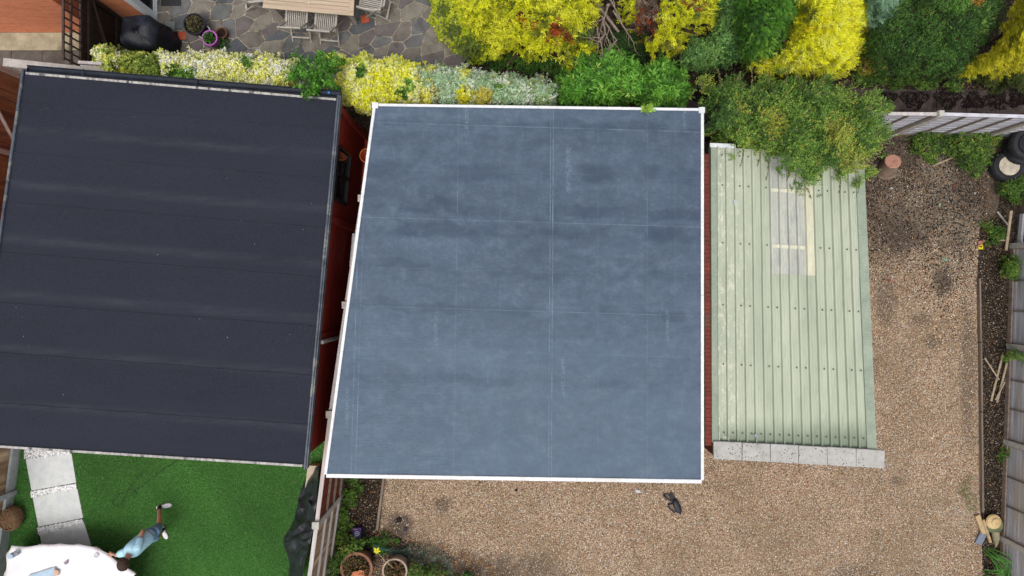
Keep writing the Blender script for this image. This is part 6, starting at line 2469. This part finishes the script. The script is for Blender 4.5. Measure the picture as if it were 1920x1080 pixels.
# things in the gap between the garages
mb = MB()
M = Matrix.Translation(P(688, 292, 1.0))
op = thing('orange_bucket', 'orange round tub in the dark gap between the garages', 'tub', P(688, 292, .7))
mb.lathe([(.10, -.30), (.13, .0), (.14, .0), (.14, .02), (.12, .02), (.10, -.25)], M, 28)
mb.build('body', mat('orange plastic', C(222, 120, 60), C(196, 100, 48), 5, .5), op)
mb = MB()
p = P(688, 292, 0)
for dx, dy in ((-.08, -.08), (.08, -.08), (.08, .08), (-.08, .08)):
    mb.bar((M.translation.x + dx, M.translation.y + dy, 0), (M.translation.x + dx, M.translation.y + dy, .70), .03, .03, up=(0, 1, 0))
mb.box(M.translation.x - .12, M.translation.y - .12, .67, M.translation.x + .12, M.translation.y + .12, .695)
tag(mb.build('plant_stand', M_DBR), 'dark stand under the orange tub between the garages', 'stand')
scrap('dark_sacks', 'heap of dark sacks in the gap between the garages', 672, 360, (.14, .45), M_COVER, 33, z=.15, h=.35)
mb = MB()
pa, pb = P(664, 438, .9), P(658, 500, .9)
mb.bar((pa.x, pa.y, .5), (pb.x, pb.y, .5), .04, .9)
tag(mb.build('white_board', M_UPVC), 'white board standing in the gap by the red wall', 'board')

# ------------------------------------------------------------------ the person
def skin(name, pts, edges, rad, m, parent=None, root=0, sub=2, merge=None):
    me = bpy.data.meshes.new(name)
    ob = bpy.data.objects.new(name, me)
    scene.collection.objects.link(ob)
    if parent is not None:
        org = ORG[parent.name]
        ob.parent = parent
    else:
        org = Vector((pts[root][0], pts[root][1], 0))
        ob.location = org
    ORG[ob.name] = org
    me.from_pydata([Vector(p) - org for p in pts], edges, [])
    me.materials.append(m)
    sk = ob.modifiers.new('skin', 'SKIN')
    sk.use_smooth_shade = True
    if not me.skin_vertices:
        raise RuntimeError('no skin layer')
    for i, r_ in enumerate(rad):
        r2 = r_ if isinstance(r_, (tuple, list)) else (r_, r_)
        me.skin_vertices[0].data[i].radius = r2
    me.skin_vertices[0].data[root].use_root = True
    if sub:
        ss = ob.modifiers.new('sub', 'SUBSURF')
        ss.levels = sub
        ss.render_levels = sub
    return ob


M_SKIN = mat('skin', C(206, 158, 132), C(190, 138, 112), 6, .55, .1)
hipL, hipR = Vector((-6.85, -4.68, .93)), Vector((-7.00, -4.76, .93))
pel = Vector((-6.925, -4.72, 1.0))
J = {'pel': pel, 'sp': Vector((-6.97, -4.78, 1.18)), 'ch': Vector((-7.04, -4.855, 1.36)), 'nk': Vector((-7.045, -4.92, 1.47)), 'nk2': Vector((-7.04, -4.955, 1.53)),
     'hipL': hipL, 'knL': Vector((-6.975, -4.70, .50)), 'cfL': Vector((-7.04, -4.60, .36)), 'anL': Vector((-7.18, -4.47, .10)),
     'hipR': hipR, 'knR': Vector((-7.01, -4.93, .50)), 'cfR': Vector((-7.05, -4.92, .36)), 'anR': Vector((-7.13, -4.93, .10)),
     'shL': Vector((-6.90, -4.80, 1.40)), 'elL': Vector((-6.955, -4.555, 1.14)), 'wrL': Vector((-6.955, -4.75, 1.01)), 'haL': Vector((-6.95, -4.81, 1.0)),
     'shR': Vector((-7.21, -4.90, 1.38)), 'elR': Vector((-7.47, -5.05, 1.10)), 'wrR': Vector((-7.68, -5.13, .84)), 'haR': Vector((-7.75, -5.15, .80))}
keys = list(J)
ix = {k: i for i, k in enumerate(keys)}
pts = [J[k] for k in keys]
R_ = {'pel': .07, 'sp': .075, 'ch': .07, 'nk': .055, 'nk2': .055, 'hipL': .06, 'knL': .056, 'cfL': .056, 'anL': .036, 'hipR': .06, 'knR': .058, 'cfR': .056, 'anR': .036,
      'shL': .042, 'elL': .038, 'wrL': .026, 'haL': .030, 'shR': .042, 'elR': .038, 'wrR': .026, 'haR': .030}
rad = [R_[k] for k in keys]
ed = [('pel', 'sp'), ('sp', 'ch'), ('ch', 'nk'), ('nk', 'nk2'), ('pel', 'hipL'), ('hipL', 'knL'), ('knL', 'cfL'), ('cfL', 'anL'), ('pel', 'hipR'), ('hipR', 'knR'), ('knR', 'cfR'), ('cfR', 'anR'),
      ('ch', 'shL'), ('shL', 'elL'), ('elL', 'wrL'), ('wrL', 'haL'), ('ch', 'shR'), ('shR', 'elR'), ('elR', 'wrR'), ('wrR', 'haR')]
ed = [(ix[a], ix[b]) for a, b in ed]


def add_chain(start, chain, rs):
    prev = ix[start]
    for p, r_ in zip(chain, rs):
        pts.append(Vector(p))
        rad.append(r_)
        ed.append((prev, len(pts) - 1))
        prev = len(pts) - 1


# fingers
for side, d, s in (('R', Vector((-.93, -.25, -.15)), Vector((.25, -.95, 0))), ('L', Vector((.15, -.95, -.25)), Vector((.9, .15, .2)))):
    h = J['ha' + side]
    d = d.normalized()
    for k, (off, ln) in enumerate(((-.03, .07), (-.010, .082), (.010, .078), (.03, .062))):
        b = h + s * off + d * .02
        add_chain('ha' + side, [b, b + d * ln * .5, b + d * ln * .9 + Vector((0, 0, -.022))], [.010, .009, .007])
    b = h - s * .035 - d * .01
    add_chain('ha' + side, [b, b - s * .025 + d * .035], [.011, .008])
person = skin('person', pts, ed, rad, M_SKIN, None, 0, 2)
tag(person, 'person in pale blue shirt and patterned shorts leaning over the white tablecloth', 'person')

# head with face (facing forward-down)
fwd = Vector((.42, -.82, -.38)).normalized()
upv = (Vector((-.10, -.25, 1)) - fwd * Vector((-.10, -.25, 1)).dot(fwd)).normalized()
rt = fwd.cross(upv).normalized()
HC = Vector((-7.035, -4.995, 1.625))


def hp(r_, f_, u_):
    return HC + rt * r_ + fwd * f_ + upv * u_


def headshape(scale, m, name, cutf=None, bump=0.0):
    mb = MB()
    nu, nv = 28, 20
    vs, fs, keep = [], [], []
    for j in range(nv + 1):
        t = math.pi * j / nv
        for i in range(nu):
            a = 2 * math.pi * i / nu
            r_, f_, u_ = math.sin(t) * math.cos(a), math.sin(t) * math.sin(a), math.cos(t)
            x, y, z = r_ * .077, f_ * .096, u_ * .118
            if z < 0:
                x *= 1 - .30 * (-u_)
                y *= 1 - .12 * (-u_)
                y += .012 * (-u_)
            k = scale + bump * (math.sin(a * 9 + t * 7) + math.sin(a * 17 - t * 11)) * .5
            vs.append(hp(x * k, y * k, z * k))
            keep.append((r_, f_, u_))
    for j in range(nv):
        for i in range(nu):
            q_ = (j * nu + i, j * nu + (i + 1) % nu, (j + 1) * nu + (i + 1) % nu, (j + 1) * nu + i)
            if cutf:
                c = [sum(keep[v_][k] for v_ in q_) / 4 for k in range(3)]
                if not cutf(*c):
                    continue
            fs.append(q_)
    mb.add(vs, fs)
    return mb


mb = headshape(1.0, M_SKIN, 'head')
# nose and ears
mb.add([hp(-.012, .094, -.02), hp(.012, .094, -.02), hp(0, .122, -.022), hp(0, .096, .02)], [(0, 1, 2), (1, 3, 2), (3, 0, 2)])
for s_ in (-1, 1):
    mb.tube([hp(s_ * .074, -.005, .018), hp(s_ * .088, -.014, .012), hp(s_ * .086, -.012, -.012), hp(s_ * .074, .0, -.028)], [.008, .012, .011, .006], 8)
hd = mb.build('head', M_SKIN, person, smooth=True)
mb = MB()
for s_ in (-1, 1):
    mb.lathe([(0, -.009), (.008, -.004), (.009, 0), (.008, .004), (0, .009)], Matrix.Translation(hp(s_ * .031, .086, .008)), 10)
mb.build('eye', mat('eye', C(60, 50, 44), None, 5, .2), hd)
mb = MB()
mb.bar(hp(-.022, .090, -.056), hp(.022, .090, -.056), .010, .008)
mb.build('mouth', mat('lips', C(176, 106, 96), None, 5), hd)
M_HAIR = mat('dark brown hair', C(92, 66, 52), C(48, 34, 30), 40, .55, .8, .01, stretch=(1, 1, .3))
mb = headshape(1.09, None, 'hair', lambda r_, f_, u_: (u_ > -.35 and f_ < .35) or u_ > .42, .03)
hr = mb.build('hair', M_HAIR, person, smooth=True)
so = hr.modifiers.new('thick', 'SOLIDIFY')
so.thickness = .016

# shirt
M_SHIRT = mat('pale blue cotton shirt', C(200, 240, 255), C(172, 222, 248), 4, .85, .5, .02)
shirt = skin('shirt', [J['pel'] + Vector((0, 0, -.05)), J['pel'].lerp(J['sp'], .5), J['sp'], J['ch'], J['ch'].lerp(J['nk'], .55), J['nk'] + Vector((0, .01, -.02))], [(0, 1), (1, 2), (2, 3), (3, 4), (4, 5)], [.168, .162, .160, .178, .135, .068], M_SHIRT, person, 0, 2)
for s_, f_ in (('L', .62), ('R', .55)):
    a, b = J['sh' + s_], J['sh' + s_].lerp(J['el' + s_], f_)
    c = J['ch'].lerp(a, .35)
    skin('sleeve', [c, a, a.lerp(b, .5), b], [(0, 1), (1, 2), (2, 3)], [.10, .078, .072, .066], M_SHIRT, shirt, 0, 2)


def m_shorts():
    n = Nodes('blue patterned shorts')
    f = n.noise(26, 4, .7, dist=1.5)
    col = n.ramp(f, [(.35, C(84, 120, 168)), (.5, C(116, 154, 196)), (.58, C(170, 200, 226)), (.68, C(98, 92, 140)), (.74, C(180, 96, 114))])
    return n.done(col, .85, .2)


m_sh = m_shorts()
shorts = skin('shorts', [J['pel'] + Vector((0, 0, .06)), J['pel'], J['pel'] + Vector((0, 0, -.09)), J['pel'] + Vector((0, 0, -.15))], [(0, 1), (1, 2), (2, 3)], [.135, .145, .15, .10], m_sh, person, 0, 2)
for s_ in 'LR':
    h, k = J['hip' + s_], J['kn' + s_]
    skin('shorts_leg', [h + Vector((0, 0, .02)), h.lerp(k, .25), h.lerp(k, .6), k + Vector((0, 0, .02))], [(0, 1), (1, 2), (2, 3)], [.10, .112, .10, .092], m_sh, shorts, 0, 2)

# socks and shoes
M_SHOE = mat('white leather', C(240, 238, 240), C(222, 216, 222), 6, .5, .1)
for s_, toe in (('L', Vector((.97, .16, 0))), ('R', Vector((.30, -.95, 0)))):
    an = J['an' + s_]
    mb = MB()
    kn = J['cf' + s_]
    d = (kn - an).normalized()
    mb.tube([an - Vector((0, 0, .05)), an, an + d * .07, an + d * .085], [.045, .044, .046, .04], 14)
    mb.build('sock', mat('black sock', C(30, 30, 36), None, 9), person, smooth=True)
    toe.normalize()
    lt = Vector((-toe.y, toe.x, 0))
    heel = Vector((an.x, an.y, 0)) - toe * .085
    # stations along the shoe: (s, half width, top height)
    st = [(0, .012, .05), (.01, .030, .075), (.05, .038, .085), (.10, .040, .085), (.16, .044, .070), (.21, .050, .052), (.26, .046, .040), (.295, .028, .030), (.305, .008, .022)]
    vs, fs = [], []
    nn = 14
    for (ss, hw, tp) in st:
        for k in range(nn):
            a = 2 * math.pi * k / nn
            y_ = math.cos(a) * hw
            z_ = .012 + tp * .5 + math.copysign(abs(math.sin(a)) ** .7, math.sin(a)) * tp * .5
            vs.append(heel + toe * ss + lt * y_ + Vector((0, 0, max(.012, z_))))
    for j in range(len(st) - 1):
        for k in range(nn):
            fs.append((j * nn + k, j * nn + (k + 1) % nn, (j + 1) * nn + (k + 1) % nn, (j + 1) * nn + k))
    fs.append(tuple(range(nn)))
    fs.append(tuple(range((len(st) - 1) * nn, len(st) * nn)))
    mb = MB()
    mb.add(vs, fs)
    shoe = mb.build('shoe', M_SHOE, person, smooth=True)
    mb = MB()
    for k in range(3):
        c = heel + toe * (.135 + .025 * k) + Vector((0, 0, .094 - .012 * k))
        mb.bar(c - lt * .038 - Vector((0, 0, .012)), c + lt * .038 - Vector((0, 0, .012)), .009, .008)
    mb.build('lace', mat('black stripe', C(44, 36, 44), None, 9), shoe)
